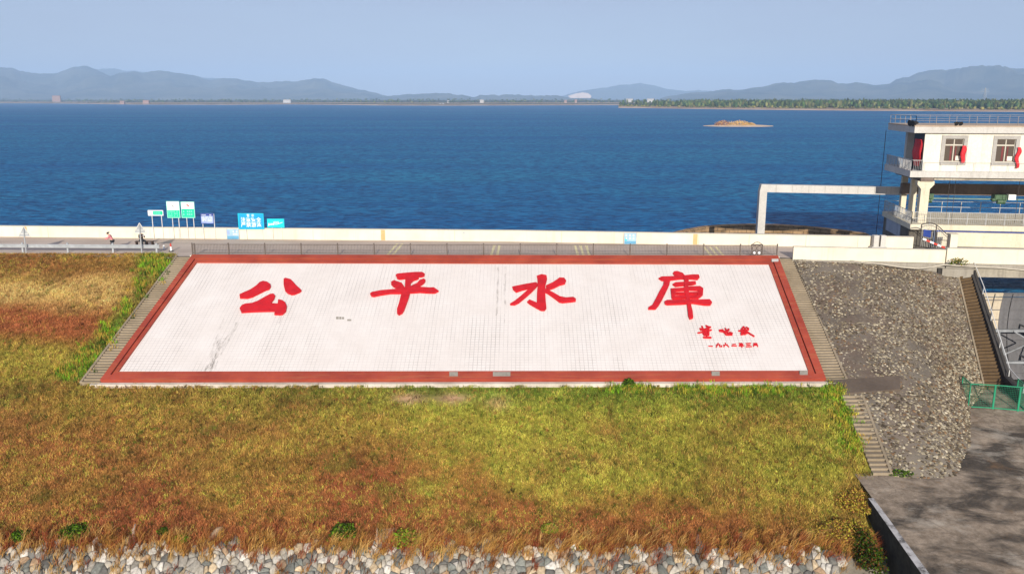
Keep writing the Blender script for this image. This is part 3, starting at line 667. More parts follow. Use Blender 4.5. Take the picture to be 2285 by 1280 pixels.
# ------------------------------------------------------------------ SIGNS
def text_mesh(body, size, mat, name, parent, origin, thick=.006):
    cu = bpy.data.curves.new('tmp', 'FONT'); cu.body = body; cu.size = size; cu.align_x = 'CENTER'; cu.align_y = 'CENTER'; cu.extrude = thick; cu.offset = size*.012
    to = bpy.data.objects.new('tmp', cu); COL.objects.link(to); dg = bpy.context.evaluated_depsgraph_get(); dg.update()
    me = bpy.data.meshes.new_from_object(to.evaluated_get(dg)); bpy.data.objects.remove(to); bpy.data.curves.remove(cu)
    me.transform(Matrix.Rotation(math.pi/2, 4, 'X')); off = OFF.get(parent.name, Vector((0,0,0)))
    me.transform(Matrix.Translation(Vector(origin)-off)); me.materials.clear(); me.materials.append(mat); me.name = name
    o = bpy.data.objects.new(name, me); COL.objects.link(o); o.parent = parent; return o
def sign(px0, px1, py0, py1, posts, label, group, board, frame=None, yoff=-.16, posttop=None):
    """board corners and post pixels measured in the plane a hand's width before the parapet"""
    xm = aty((px0+px1)/2, py1, 8.9)[0]; Y = float(par_y(xm)) + yoff
    P = lambda x, y: aty(x, y, Y)
    a, b = P(px0, py1), P(px1, py0); x0, x1, z0, z1 = a[0], P(px1, py1)[0], a[2], b[2]
    root = thing('sign_board', ((x0+x1)/2, Y, 0), label, 'sign', group)
    fr = MB().box(x0, x1, Y-.03, Y+.03, z0, z1); bo = fr.build('board', board, root)
    if frame:
        f = MB(); e = .05; yy0, yy1 = Y-.045, Y-.032
        f.box(x0,x1,yy0,yy1,z0,z0+e); f.box(x0,x1,yy0,yy1,z1-e,z1); f.box(x0,x0+e,yy0,yy1,z0+e,z1-e); f.box(x1-e,x1,yy0,yy1,z0+e,z1-e); f.build('frame', frame, root)
    for q in posts:
        x = P(q, 500)[0] if not posttop else q
        MB().tube([(x, Y+.075, 0), (x, Y+.075, z1-.05)], .038, 8).build('post', M['pole'], root)
    return root, x0, x1, z0, z1, Y-.034
def panelbox(root, x0, x1, z0, z1, Y, mat, name): return MB().box(x0, x1, Y-.008, Y, z0, z1).build(name, mat, root)
def marks(root, x0, x1, z0, z1, Y, rows, mat, name='lettering', seed=1, dens=.8):   # characters too small to read: strokes in a square
    rd = random.Random(seed); dz = (z1-z0)/rows; o = None
    for r in range(rows):
        z = z0+dz*(r+.2); x = x0; hh = dz*.6
        while x < x1-hh:
            if rd.random() < dens:
                m = MB(); m.box(x, x+hh*.8, Y-.012, Y-.001, z, z+hh*.22); m.box(x, x+hh*.8, Y-.012, Y-.001, z+hh*.45, z+hh*.62); m.box(x+hh*.3, x+hh*.5, Y-.014, Y-.001, z+hh*.1, z+hh); m.box(x+hh*.05, x+hh*.75, Y-.0125, Y-.001, z+hh*.8, z+hh*.95)
                o = m.build(name, mat, root)
            x += hh*1.1
    return o
gs = 'signs on posts before the lake parapet'
r, x0, x1, z0, z1, Y = sign(331, 365, 469, 481, (340, 361), 'small low green and white sign at the left end of the sign row', gs, M['whitesign'], M['whitesign'])
panelbox(r, x0+(x1-x0)*.33, x1-.06, z0+.07, z1-.07, Y, M['greensign'], 'green_field'); marks(r, x0+.12, x0+.34, z0+.12, z1-.1, Y, 1, M['galv'], 'emblem', 3, 1)
marks(r, x0+(x1-x0)*.42, x1-.15, z0+.14, z1-.14, Y-.008, 1, M['mint'], 'lettering', 4)
r, x0, x1, z0, z1, Y = sign(374, 403, 449, 486, (385, 399), 'tall green and white sign with small grey emblem on its white half', gs, M['whitesign'], M['mint'])
panelbox(r, x0+.06, x1-.06, z0+.06, z0+(z1-z0)*.47, Y, M['greensign'], 'green_field'); marks(r, x0+.14, x1-.1, z0+.12, z0+(z1-z0)*.45, Y-.008, 3, M['mint'], 'lettering', 5)
zc = z0+(z1-z0)*.72; em = MB(); xc = (x0+x1)/2
em.tube([(xc-.16,Y-.01,zc+.1),(xc-.05,Y-.01,zc+.02),(xc+.05,Y-.01,zc-.12)], .03, 6); em.tube([(xc+.16,Y-.01,zc+.1),(xc+.04,Y-.01,zc+.05)], .03, 6); em.build('emblem', M['iron'], r)
r, x0, x1, z0, z1, Y = sign(406, 436, 450, 486, (417, 432), 'tall green and white sign with a reddish emblem on its white half', gs, M['whitesign'], M['mint'])
panelbox(r, x0+.06, x1-.06, z0+.06, z0+(z1-z0)*.56, Y, M['greensign'], 'green_field'); marks(r, x0+.16, x1-.14, z0+.2, z0+(z1-z0)*.50, Y-.008, 2, M['mint'], 'lettering', 8)
zc = z0+(z1-z0)*.78; xc = (x0+x1)/2
MB().prism([(xc-.16,Y-.001,zc+.12),(xc-.02,Y-.001,zc+.1),(xc+.17,Y-.001,zc-.06),(xc+.14,Y-.001,zc-.14),(xc,Y-.001,zc-.08)], (0,-.012,0)).build('emblem', M['redpaint'], r)
r, x0, x1, z0, z1, Y = sign(449, 478, 476, 499, (452, 478), 'faded violet blue notice board of close lettering between two posts', gs, M['paleblue'], M['navy'])
panelbox(r, x0+.06, x1-.06, z1-.24, z1-.06, Y, M['navy'], 'title_band'); marks(r, x0+.1, x1-.08, z0+.22, z1-.3, Y, 4, M['whitesign'], 'lettering', 9); marks(r, x0+.12, x1-.1, z1-.23, z1-.07, Y-.008, 1, M['whitesign'], 'title', 10, .6)
r, x0, x1, z0, z1, Y = sign(533, 590, 476, 511, (548, 584), 'big bright blue sign with two rows of four white characters', gs, M['bluesign'], M['tealsign'])
W_, H_ = x1-x0, z1-z0; xc = (x0+x1)/2
for k, ch in enumerate('警示'): text_mesh(ch, .28, M['whitesign'], 'title', r, (xc-.02+(k-.5)*.42, Y-.004, z1-.22))
for row, zz in (('注意安全', .58), ('严禁游泳', .26)):
    for k, ch in enumerate(row): text_mesh(ch, .47, M['whitesign'], 'lettering', r, (xc+(k-1.5)*.49, Y-.004, z0+H_*zz))
r, x0, x1, z0, z1, Y = sign(597, 635, 488, 508, (607, 627), 'small turquoise sign with white script beside the big blue one', gs, M['tealsign'], None)
marks(r, x0+.1, x0+.75, z0+.2, z0+.5, Y, 1, M['whitesign'], 'lettering', 12); marks(r, x0+.6, x1-.3, z0+.38, z0+.66, Y, 1, M['whitesign'], 'lettering', 13)
MB().tube([(x0+.08,Y-.008,z0+.2),(x0+.5,Y-.008,z0+.36),(x0+.9,Y-.008,z0+.33),(x1-.15,Y-.008,z0+.52)], .03, 6).build('swoosh', M['whitesign'], r)
M['notice'] = plain('faded_blue_notice', (.30,.46,.60), .5, 0, .15); M['notice_band'] = plain('notice_band_blue', (.10,.30,.46), .5, 0, .15)
r, x0, x1, z0, z1, Y = sign(507, 534, 511, 533, (), 'faded blue and white notice leaning against the parapet under the big blue sign', gs, M['notice'], None, -.1)
panelbox(r, x0, x1, z0, z0+.28, Y, M['notice_band'], 'blue_band'); panelbox(r, x0+.05, x0+.28, z0+.45, z1-.12, Y, M['paleblue'], 'emblem'); marks(r, x0+.42, x1-.08, z0+.36, z1-.1, Y, 2, M['whitesign'], 'lettering', 15)
f = MB(); 
for x in (x0, x1): f.box(x-.03, x+.03, Y-.01, Y+.04, 0, z1+.03)
f.build('post', M['galv'], r)
r, x0, x1, z0, z1, Y = sign(1393, 1419, 520, 545, (), 'blue and white notice fixed on the parapet right of centre', gs, M['notice'], None, -.1)
panelbox(r, x0, x1, z0, z0+.30, Y, M['notice_band'], 'blue_band')
panelbox(r, x0+.04, x0+.24, z0+.34, z0+.62, Y, M['tealsign'], 'emblem')
for k in range(3): marks(r, x0+.1+.33*k, x0+.36+.33*k, z0+.42, z1-.06, Y, 2, M['whitesign'], 'lettering', 20+k, 1)
f = MB()
for x in (x0-.02, x1+.02): f.box(x-.03, x+.03, Y-.01, Y+.04, 0, z1+.04)
f.build('post', M['galv'], r)
# two warning triangles seen from behind, at the guardrail
def tri_sign(x, Y, ztop, zpost, label):
    root = thing('road_sign', (x, Y, 0), label, 'road sign', 'triangular road signs seen from behind')
    h = .86; w2 = .52
    o = MB().prism([(x-w2,Y-.04,ztop-h),(x+w2,Y-.04,ztop-h),(x,Y-.04,ztop)], (0,.02,0)).build('plate', M['galv'], root)
    f = MB(); c = [(x-w2,Y-.05,ztop-h),(x+w2,Y-.05,ztop-h),(x,Y-.05,ztop)]
    for k in range(3): f.bar(c[k], c[(k+1)%3], .03, .05)
    f.bar((x-.4,Y-.05,ztop-h+.22),(x+.4,Y-.05,ztop-h+.22),.03,.06); f.build('back_frame', M['pole'], root)
    MB().tube([(x,Y-.1,-.3),(x,Y-.1,zpost)], .055, 10).build('post', M['galv'], root)
q = aty(44, 505, 1.5); tri_sign(q[0]+.35, 1.5, q[2], q[2]-.1, 'grey back of a triangular road sign at the far left guardrail')
q = aty(305, 497, 1.3); tri_sign(q[0]+.25, 1.3, q[2], q[2]-.1, 'grey back of a triangular road sign before the seated person')
# striped bollard
b0 = atz(382, 561, 0); bo = thing('traffic_bollard', b0, 'red and white traffic bollard on a black foot at the stair head', 'bollard')
MB().lathe(b0, [(.2,0),(.2,.05),(.06,.08)], 14).build('foot', M['black'], bo)
MB().lathe(b0+np.array([0,0,.08]), [(.075,0),(.07,.36)], 12).build('white_band', M['whitesign'], bo)
MB().lathe(b0+np.array([0,0,.44]), [(.07,0),(.065,.26),(.03,.29)], 12).build('red_band', M['redpaint'], bo)
b1 = atz(366, 556, 0); bo = thing('small_post', b1, 'short white marker post standing beside the striped bollard', 'post')
MB().lathe(b1, [(.08,0),(.075,.34),(.02,.38)], 10).build('shaft', M['whitesign'], bo); MB().lathe(b1+np.array([0,0,-.03]), [(.14,0),(.14,.05)], 10).build('foot', M['slab'], bo)
# bench
bq = atz(335, 549, 0); bx, by = bq[0], bq[1]
bn = thing('park_bench', (bx-.3, by, 0), 'dark wooden bench without a back on the crest road', 'bench')
MB().box(bx-1.3, bx+.35, by-.2, by+.2, .41, .46).build('seat', M['wood'], bn)
for x in (bx-1.2, bx-.28, bx+.25): 
    l = MB().box(x-.05, x+.05, by-.17, by-.09, 0, .41); l.box(x-.05, x+.05, by+.09, by+.17, 0, .41); l.box(x-.04, x+.04, by-.09, by+.09, .3, .4); l.build('leg', M['wood'], bn)

# ------------------------------------------------------------------ SPILLWAY: bridge, gate, wing wall, second stair
BR = R(-5.5)
def bp(d, off): return (37.42+d*math.cos(BR)-off*math.sin(BR), -2.26+d*math.sin(BR)+off*math.cos(BR))   # along / across the bridge
def bbox(m, d0, d1, o0, o1, z0, z1):
    q = [bp(d0,o0), bp(d1,o0), bp(d1,o1), bp(d0,o1)]; return m.hexa([(x,y,z0) for x,y in q]+[(x,y,z1) for x,y in q])
br = thing('spillway_bridge', (45, -2, -1.1), 'concrete bridge deck carrying the crest road over the spillway gate', 'bridge')
bbox(MB(), -.1, 25, -.35, .45, -.36, -.02).build('edge_beam', M['conc'], br)
bbox(MB(), 1.4, 25, -.20, .35, -1.08, -.362).build('girder', M['pierc'], br)
bbox(MB(), 1.9, 25, .46, 8.6, -.42, -.012).build('deck', M['conc'], br)
bbox(MB(), -.45, 1.95, -.62, .44, -1.3, -.364).build('bearing_block', M['conc'], br)
bbox(MB(), -.75, -.46, -.5, .2, -1.15, -.364).build('drain_niche', M['dark'], br)
# downstream beam on the solid dam between the stairs and the bridge
c = MB().hexa([(25.5,-.95,-.35),(37.2,-2.62,-.9),(37.2,-2.1,-.9),(25.5,-.6,-.35),(25.5,-.95,-.03),(37.2,-2.55,-.03),(37.2,-2.1,-.03),(25.5,-.6,-.03)])
tag(c.build('wall_footing', M['conc']), 'grey concrete footing under the cream wall at the top of the cobbled slope', 'footing')
stairs(ST2_TL, ST2_TR, ST2_BL, ST2_BR, 34, M['step_mossy'], 'narrow mossy brown stairs beside the dark spillway wing wall', 'stairs on the dam slope', M['step'], (True, False), .05, .14)
# wing wall following the second stair
wr = Vector(ST2_TR); wb = Vector(ST2_BR); dirw = (wb-wr); w2 = wb + Vector((dirw.x*.30, dirw.y*.30, -.25))
ww_ = thing('wing_wall', wb, 'sloping wing wall, coloured dark as in shade, between the mossy stairs and the spillway', 'wall')
m = MB(); e = Vector((.42,0,0)); g0 = Vector((.03,0,0))
for p, q, ha, hb in ((wr+Vector((0,.4,.16)), wb, .45, .75), (wb, w2, .75, .7)):
    m.hexa([(q.x,q.y,-16),(q.x+.45,q.y,-16),(p.x+.45,p.y,-16),(p.x,p.y,-16),(q.x,q.y,q.z+hb),(q.x+.45,q.y,q.z+hb),(p.x+.45,p.y,p.z+ha),(p.x,p.y,p.z+ha)])
m.build('wall_body', M['dark'], ww_)  # the wall's shadowed face is put into its dark colour
hr = MB(); pts = [wr+Vector((.3,.3,1.0)), wr.lerp(wb,.25)+Vector((.3,0,1.15)), wr.lerp(wb,.5)+Vector((.3,0,1.2)), wr.lerp(wb,.75)+Vector((.3,0,1.3)), wb+Vector((.3,0,1.35)), w2+Vector((.3,0,1.2))]
hr.tube(pts, .032, 8); hr.build('handrail', M['pole'], ww_)
for p in pts[1:]: MB().tube([p, p-Vector((0,0,.65))], .03, 8).build('rail_post', M['pole'], ww_)
# abutment upstream of the bay
m = MB().hexa([(38.9,-2.2,-16),(40.0,-2.4,-16),(40.4,9,-16),(38.9,9,-16),(38.9,-2.2,-.44),(40.0,-2.4,-.44),(40.4,9,-.44),(38.9,9,-.44)])
tag(m.build('abutment', M['pierc']), 'stained concrete abutment at the left side of the gate bay', 'abutment')
# radial gate
rg = thing('radial_gate', (46, 0, -10.6), 'large curved steel spillway gate with truss arms under the bridge', 'gate')
def gate_y(z, r=8.3): return -7 + math.sqrt(r*r-(z+5.5)**2)
def skin(x0, x1, name, mat, r=8.3):
    V, F = grid(lambda a, b: (x0+(x1-x0)*a, gate_y(-3.25-7.3*b, r), -3.25-7.3*b), 1, 16)
    V2, F2 = grid(lambda a, b: (x0+(x1-x0)*a, gate_y(-3.25-7.3*b, r+.12), -3.25-7.3*b), 1, 16)
    m = MB(); m.add(V, F); m.add(V2, F2); return m.build(name, mat, rg, True)
M['gate_cream'] = concrete('gate_cream_paint', (.56,.48,.36), (.36,.28,.19), .6, .35)
M['gate_shade_grey'] = concrete('gate_shade_paint', (.15,.145,.15), (.06,.06,.06), .7, .5)  # grey tone puts the bay's shade into the gate's right part
skin(40.2, 44.3, 'skin_plate', M['gate_cream']); skin(44.32, 54, 'skin_plate', M['gate_shade_grey'])
rb = MB()
for z in np.linspace(-3.9, -10.1, 8): rb.box(40.3, 54, gate_y(z)-.07, gate_y(z)-.005, z-.03, z+.03)
for x in np.arange(42.0, 54, 1.55):
    zz = np.linspace(-3.3, -10.5, 12)
    for za_, zb_ in zip(zz[:-1], zz[1:]): rb.bar((x,gate_y(za_)-.06,za_), (x,gate_y(zb_)-.06,zb_), .03, .1)
rb.build('stiffener', M['gate_shade_grey'], rg)
ga = MB(); TP = Vector((48.5,-7,-5.5))
for z in (-6.1, -8.7):
    ga.box(41.2, 54, gate_y(z)-2.2, gate_y(z)-1.85, z-.10, z+.10)
    for x in (42.2, 46.2, 50.5): ga.bar((x,gate_y(z)-2.0,z), (x,gate_y(z)-.05,z), .14, .14)
M['truss'] = plain('grey_truss_paint', (.27,.28,.29), .6, .1, .25)
ga.build('cross_beam', M['truss'], rg)
for (x0_, z0_, x1_, z1_) in ((41.9,-8.7,43.2,-6.1),(43.2,-6.1,43.6,-8.0),(42.2,-8.6,46.0,-7.0),(46.0,-7.0,44.4,-6.1),(46,-8.7,47.2,-6.1),(47.2,-6.1,49,-8.7)):
    MB().bar((x0_,gate_y(z0_)-2.25,z0_), (x1_,gate_y(z1_)-2.25,z1_), .09, .09).build('truss_arm', M['truss'], rg)
for z in (-6.1,-8.7): MB().bar((46.5,gate_y(z)-2.2,z), TP, .25, .3).build('gate_arm', M['truss'], rg)
# pale hose sagging along the wall foot
hp = [aty(x, y, Y) for x, y, Y in ((1890,580,-1.15),(1930,585,-1.75),(1972,590,-2.3),(2012,596,-2.75),(2050,599,-3.0),(2078,596,-3.1),(2106,590.5,-3.05),(2160,594,-3.1),(2225,597,-3.1),(2290,603,-3.2))]
hs = []
for a, b in zip(hp[:-1], hp[1:]): hs += [a, (a*2+b)/3, (a+2*b)/3]
tag(MB().tube(hs+[hp[-1]], .05, 6).build('hose', M['hose']), 'pale hose sagging along the foot of the cream wall', 'hose')
# green mesh enclosure
f0, f1, f2, f3 = [Vector(apr(x, y)) for x, y in ((2160,909),(2216,912),(2272,917),(2330,921))]
gf = thing('mesh_fence', f1, 'green steel mesh fence panels at the foot of the mossy stairs', 'fence')
Hh = Vector((0,0,1.75))
for p, q in ((f0,f1),(f1,f2),(f2,f3)):
    fr = MB()
    for a, b in ((p+Vector((0,0,.08)),q+Vector((0,0,.08))),(p+Hh,q+Hh),(p,p+Hh),(q-Vector((.06,0,0)),q+Hh-Vector((.06,0,0)))): fr.bar(a, b, .06, .06)
    fr.build('frame', M['greenfence'], gf)
    ms = MB(); nx_ = 15
    for i in range(1, nx_): a = p.lerp(q, i/nx_); ms.bar(a+Vector((0,0,.1)), a+Hh, .007, .007)
    for k in range(1, 13): zz = Vector((0,0,1.75*k/13)); ms.bar(p+zz, q+zz, .007, .007)
    o = ms.build('wire_mesh', M['greenfence'], gf)
for k, (p, q) in enumerate(((f0, f0+Vector((.25,1.6,.0))), (f2+Vector((.5,0,0)), f2+Vector((.8,1.8,0))))):
    fr = MB(); fr.bar(p+Hh, q+Hh, .06, .06); fr.bar(q, q+Hh, .06, .06); fr.bar(p+Vector((0,0,.1)), q+Vector((0,0,.1)), .06, .06)
    for i in range(1, 12): a = p.lerp(q, i/12); fr.bar(a, a+Hh, .012, .012)
    fr.build('side_panel', M['greenfence'], gf)

# ------------------------------------------------------------------ GATEHOUSE
BA = R(-8); BO = (38.2, 7.5)
def gp(a, b, z): return (BO[0]+a*math.cos(BA)-b*math.sin(BA), BO[1]+a*math.sin(BA)+b*math.cos(BA), z)
def gbox(m, a0, a1, b0, b1, z0, z1):
    return m.hexa([gp(a0,b0,z0),gp(a1,b0,z0),gp(a1,b1,z0),gp(a0,b1,z0),gp(a0,b0,z1),gp(a1,b0,z1),gp(a1,b1,z1),gp(a0,b1,z1)])
AE = 24.0
gh = thing('gatehouse', gp(8, 3, 1.9), 'white raised gatehouse on columns above the spillway with railed roof', 'building')
fl = gbox(MB(), 0, AE, 0, 8.6, 6.08, 6.62).build('floor_slab', M['slab'], gh)
gbox(MB(), -.02, AE, -.03, 8.63, 6.622, 6.66).build('floor_edge', M['slab'], gh)
rf = gbox(MB(), 0, AE, -.02, 8.6, 10.05, 10.62).build('roof_slab', M['slab'], gh)
ed = gbox(MB(), -.03, AE, -.06, 8.63, 10.622, 10.72).build('roof_edge', concrete('rusty_edge', (.50,.40,.30), (.30,.17,.09), .7, .3), rf)
# room walls with real openings (front), side and rear
wa0, wb0, wb1 = 1.05, .30, 3.3
wins = [2.82, 7.17, 11.52]; ww1, wz0, wz1 = 1.58, 7.50, 9.55
fm = MB(); edges = [wa0]
for wv in wins: edges += [wv, wv+ww1]
edges += [AE-.6]
for i in range(len(edges)-1):
    if i % 2 == 0: gbox(fm, edges[i], edges[i+1], wb0, wb0+.24, 6.66, 10.05)
    else: gbox(fm, edges[i], edges[i+1], wb0, wb0+.24, 6.66, wz0); gbox(fm, edges[i], edges[i+1], wb0, wb0+.24, wz1, 10.05)
gbox(fm, wa0, wa0+.24, wb0+.24, wb1, 6.66, 10.05); gbox(fm, wa0+.24, AE-.6, wb1-.24, wb1, 6.66, 10.05)
fm.build('wall', M['white_wall'], gh)
M['end_shade'] = plain('end_wall_shade_paint', (.03,.033,.04), .6, 0, .3)
dk = gbox(MB(), wa0-.04, wa0-.003, .34, 3.28, 6.68, 10.03).build('end_wall_shade', M['end_shade'], gh)  # dark sheet carrying the end wall's shade in its colour
gbox(MB(), .85, 1.75, 4.9, 5.5, 6.66, 10.05).build('rear_pillar', M['slab'], gh)
M['curtain'] = plain('dark_red_curtain', (.16,.03,.03), .8, 0, .3); M['trim'] = concrete('grey_window_trim', (.40,.38,.35), (.25,.23,.2), .5, .3); M['sash'] = plain('cream_sash', (.50,.46,.38), .5, 0, .1)
for wv in wins[:2]:
    wf = MB()   # raised surround
    for a0, a1, z0, z1 in ((wv-.32, wv, wz0-.3, wz1+.3),(wv+ww1, wv+ww1+.32, wz0-.3, wz1+.3),(wv, wv+ww1, wz0-.3, wz0),(wv, wv+ww1, wz1, wz1+.3)): gbox(wf, a0, a1, wb0-.06, wb0-.002, z0, z1)
    wo = wf.build('window', M['trim'], gh)
    b = MB(); gbox(b, wv, wv+ww1, wb0+.1, wb0+.16, wz1-.62, wz1-.5); gbox(b, wv+ww1/2-.04, wv+ww1/2+.04, wb0+.095, wb0+.165, wz0, wz1)
    for a0, a1, z0, z1 in ((wv, wv+.06, wz0, wz1),(wv+ww1-.06, wv+ww1, wz0, wz1),(wv+.06, wv+ww1-.06, wz0, wz0+.06),(wv+.06, wv+ww1-.06, wz1-.06, wz1)): gbox(b, a0, a1, wb0+.1, wb0+.16, z0, z1)
    b.build('frame', M['sash'], wo)
    gbox(MB(), wv+.05, wv+ww1-.05, wb0+.12, wb0+.14, wz0+.05, wz1-.05).build('pane', M['glass'], wo)
    cu = MB(); gbox(cu, wv+.50, wv+.66, wb0+.108, wb0+.119, wz0+.1, wz1-.66); gbox(cu, wv+.95, wv+1.05, wb0+.108, wb0+.119, wz0+.1, wz1-.66); cu.build('curtain', M['curtain'], wo)
    gbox(MB(), wv+ww1-.55, wv+ww1-.12, wb0+.107, wb0+.118, wz0+.12, wz0+.52).build('paper_panel', M['white_wall'], wo)
# door panel with relief in red lettering on the end wall: a red banner
def gbanner(a, b, z0, z1, wd, label, side=False, wav=.06):
    V, F = [], []; n = 12
    for i in range(n+1):
        t_ = i/n; z = z1+(z0-z1)*t_; k = wd*(.55+.45*math.sin(math.pi*(.15+.8*t_))); s = wav*math.sin(t_*9)
        for j, u in enumerate((-1, -.3, .3, 1)):
            V.append(gp(a + (s if side else u*k/2 + .12*(t_-.5)*0 + s*.8), b + (u*k/2 if side else (-.05+.05*math.cos(u*2+t_*7))), z))
    for i in range(n):
        for j in range(3): F.append((i*4+j, i*4+j+1, (i+1)*4+j+1, (i+1)*4+j))
    o = MB().add(V, F).build('red_banner', M['red'], None, True); md = o.modifiers.new('thick', 'SOLIDIFY'); md.thickness = .03
    tag(o, label, 'banner', 'red cloth on the gatehouse'); return o
gbanner(wa0-.16, 1.6, 7.0, 9.45, 2.5, 'wide red banner with folds hanging on the shaded end wall of the gatehouse', True, .05)
gbanner(wins[0]+ww1-.02, wb0-.16, 7.4, 8.95, .42, 'red cloth hanging at the right edge of the first gatehouse window', False, .05)
gbanner(wins[1]+ww1+.22, wb0-.16, 7.0, 8.85, .34, 'twisted red cloth hanging right of the second gatehouse window', False, .12)
M['roof_rail'] = plain('weathered_rail_paint', (.24,.22,.21), .6, 0, .3)
# railings
def grail(name, pts, z, h, nmid, mat, parent, spacing=1.6, bars=0, rad=.03):
    rt_ = MB(); ps = []; bs = MB()
    for (a0, b0_), (a1, b1_) in zip(pts[:-1], pts[1:]):
        L = math.hypot(a1-a0, b1_-b0_); n = max(1, round(L/spacing))
        for k in range(nmid+1):
            zz = z+h*(k+1)/(nmid+1); rt_.bar(gp(a0,b0_,zz), gp(a1,b1_,zz), rad*1.6, rad*1.6)
        for i in range(n+1):
            u = i/n; a, b_ = a0+(a1-a0)*u, b0_+(b1_-b0_)*u; ps.append(MB().bar(gp(a,b_,z), gp(a,b_,z+h), rad*2, rad*2))
        if bars:
            nb = int(L/bars)
            for i in range(1, nb): u = i/nb; bs.bar(gp(a0+(a1-a0)*u, b0_+(b1_-b0_)*u, z+.1), gp(a0+(a1-a0)*u, b0_+(b1_-b0_)*u, z+h), .018, .018)
    o = rt_.build(name, mat, parent)
    for q_ in ps: q_.build('post', mat, o)
    if bars: bs.build('bars', mat, o)
    return o
grail('roof_railing', [(.1,8.4),(.1,.12),(AE,.12)], 10.72, .82, 1, M['roof_rail'], gh, 1.75, 0, .02)
grail('roof_railing', [(.1,8.4),(AE,8.4)], 10.72, .82, 1, M['roof_rail'], gh, 1.9, 0, .018)
grail('balcony_railing', [(.12,8.4),(.12,.1),(1.02,.1)], 6.66, .95, 0, M['rail_w'], gh, .9, .13, .03)
grail('walkway_railing', [(1.2,.07),(AE,.07)], 6.66, .8, 0, M['slab'], gh, 1.45, 0, .014)
M['rail_green'] = plain('grey_green_rail_paint', (.16,.24,.20), .6, 0, .3)
M['beamc'] = concrete('brown_beam_concrete', (.20,.155,.125), (.08,.06,.05), .7, .5)
# columns, haunches, cross beams
for b in (.25, 3.3, 6.3):
    cm_ = MB()
    if b < 1:      # the front column carries a flared head
        gbox(cm_, 1.15, 1.9, b, b+.75, 1.9, 5.0)
        q0 = [gp(1.15,b,5.0),gp(1.9,b,5.0),gp(1.9,b+.75,5.0),gp(1.15,b+.75,5.0)]; q1 = [gp(.80,b,5.42),gp(2.25,b,5.42),gp(2.25,b+.75,5.42),gp(.80,b+.75,5.42)]
        cm_.hexa(q0+q1); gbox(cm_, .80, 2.25, b, b+.75, 5.42, 5.72)
    else: gbox(cm_, 1.2, 1.72, b, b+.5, 1.9, 5.72)
    cm_.build('column', M['cream'], gh)
bm_ = MB(); gbox(bm_, 1.0, 2.1, .1, 8.3, 5.722, 6.078); bm_.build('cross_beam', M['beamc'], gh)
bm_ = MB(); gbox(bm_, 2.2, AE, .3, .8, 5.82, 6.078); bm_.build('edge_beam', M['pierc'], gh)
bm_ = MB(); gbox(bm_, 1.0, AE, 5.6, 6.2, 3.95, 5.0); bm_.build('crane_beam', M['beamc'], gh)
bm_ = MB(); gbox(bm_, 2.4, AE, 5.3, 5.5, 3.58, 3.68); bm_.build('crane_rail', M['rail_green'], gh)
for a in (2.7, 9.3):
    hm = MB(); gbox(hm, a, a+1.1, 4.9, 5.8, 3.5, 4.1); hm.tube([gp(a+.2,4.8,3.45), gp(a+.9,4.8,3.45)], .22, 10); hm.tube([gp(a-.2,5.0,3.6), gp(a+.1,5.0,3.6)], .16, 8)
    o = hm.build('hoist', M['machine']); tag(o, 'green hoist machine slung on the rail ' + ('next to the front column' if a < 5 else 'nearer the right picture edge'), 'hoist', 'hoists under the gatehouse')
MB_ = gbox(MB(), 10.45, 11.1, 4.7, 5.2, 3.65, 4.15); tag(MB_.build('motor_box', M['whitesign']), 'small white motor box beside the right hoist', 'box')
for a in (4.0, 4.5, 10.0, 10.6, 10.9):   # hoist cables
    o = MB().tube([gp(a, 1.6, 6.1), gp(a, 1.6, -2.6)], .022, 6).build('hoist_cable', M['iron'], gh)
MB().tube([gp(-.2,8.5,10.0), gp(-.25,8.5,-3.0)], .03, 6).build('drain_pipe', M['iron'], gh)
# roof fittings
for a in (3.42, 3.78):
    s = MB(); c0 = Vector(gp(a, .0, 10.95)); s.tube([c0+Vector((0,.22,0)), c0, c0+Vector((.02,-.16,-.06))], [.06,.09,.2], 10); s.bar(c0+Vector((0,.1,-.25)), c0+Vector((0,.1,.1)), .05, .05)
    tag(s.build('loudspeaker', M['black']), 'black horn loudspeaker on the roof edge, ' + ('left' if a < 3.5 else 'right') + ' one of the pair', 'loudspeaker', 'loudspeakers on the gatehouse roof')
fl_ = MB(); c0 = Vector(gp(.05, 1.3, 10.9))
for k, yy in enumerate((.2, 1.1)):
    c0 = Vector(gp(.02, yy, 10.95)); s = MB(); s.tube([c0+Vector((.3,0,0)), c0, c0+Vector((-.22,-.05,-.05))], [.09,.16,.3], 10); s.bar(c0+Vector((.1,0,-.25)), c0+Vector((.1,0,.2)), .06, .06)
    tag(s.build('floodlight', M['black']), 'black floodlight at the roof corner, ' + ('nearer the front edge' if k == 0 else 'farther back along the end'), 'floodlight', 'floodlights on the gatehouse roof')
# lower platform and piers
M['pier_dark'] = concrete('dark_stained_pier', (.17,.15,.12), (.04,.035,.03), .85, .7)
pl = thing('pier_platform', gp(6, 3, -4), 'stained concrete pier and railed platform carrying the gatehouse columns', 'pier')
gbox(MB(), .2, AE, -.9, 8.6, 1.42, 1.9).build('platform_slab', M['cream'], pl)
gbox(MB(), .35, 2.5, -.2, 8.4, -12, 1.418).build('pier', M['pier_dark'], pl)
gbox(MB(), .28, .34, 2.4, 7.2, .2, 1.42).build('pale_face', concrete('limewashed_face', (.40,.44,.50), (.18,.20,.24), .7, .6), pl)
gbox(MB(), 2.55, AE, -.7, -.4, 1.22, 1.418).build('dark_gap_strip', M['navy'], pl)  # navy strip stands for the dark gap below the slab
gbox(MB(), 2.55, AE, -1.05, -.72, -.1, 1.25).build('upstream_wall', M['cream'], pl)
grail('platform_railing', [(.3,8.4),(.3,-.75),(AE,-.75)], 1.9, 1.12, 1, M['rail_w'], pl, 1.6, .16, .022)
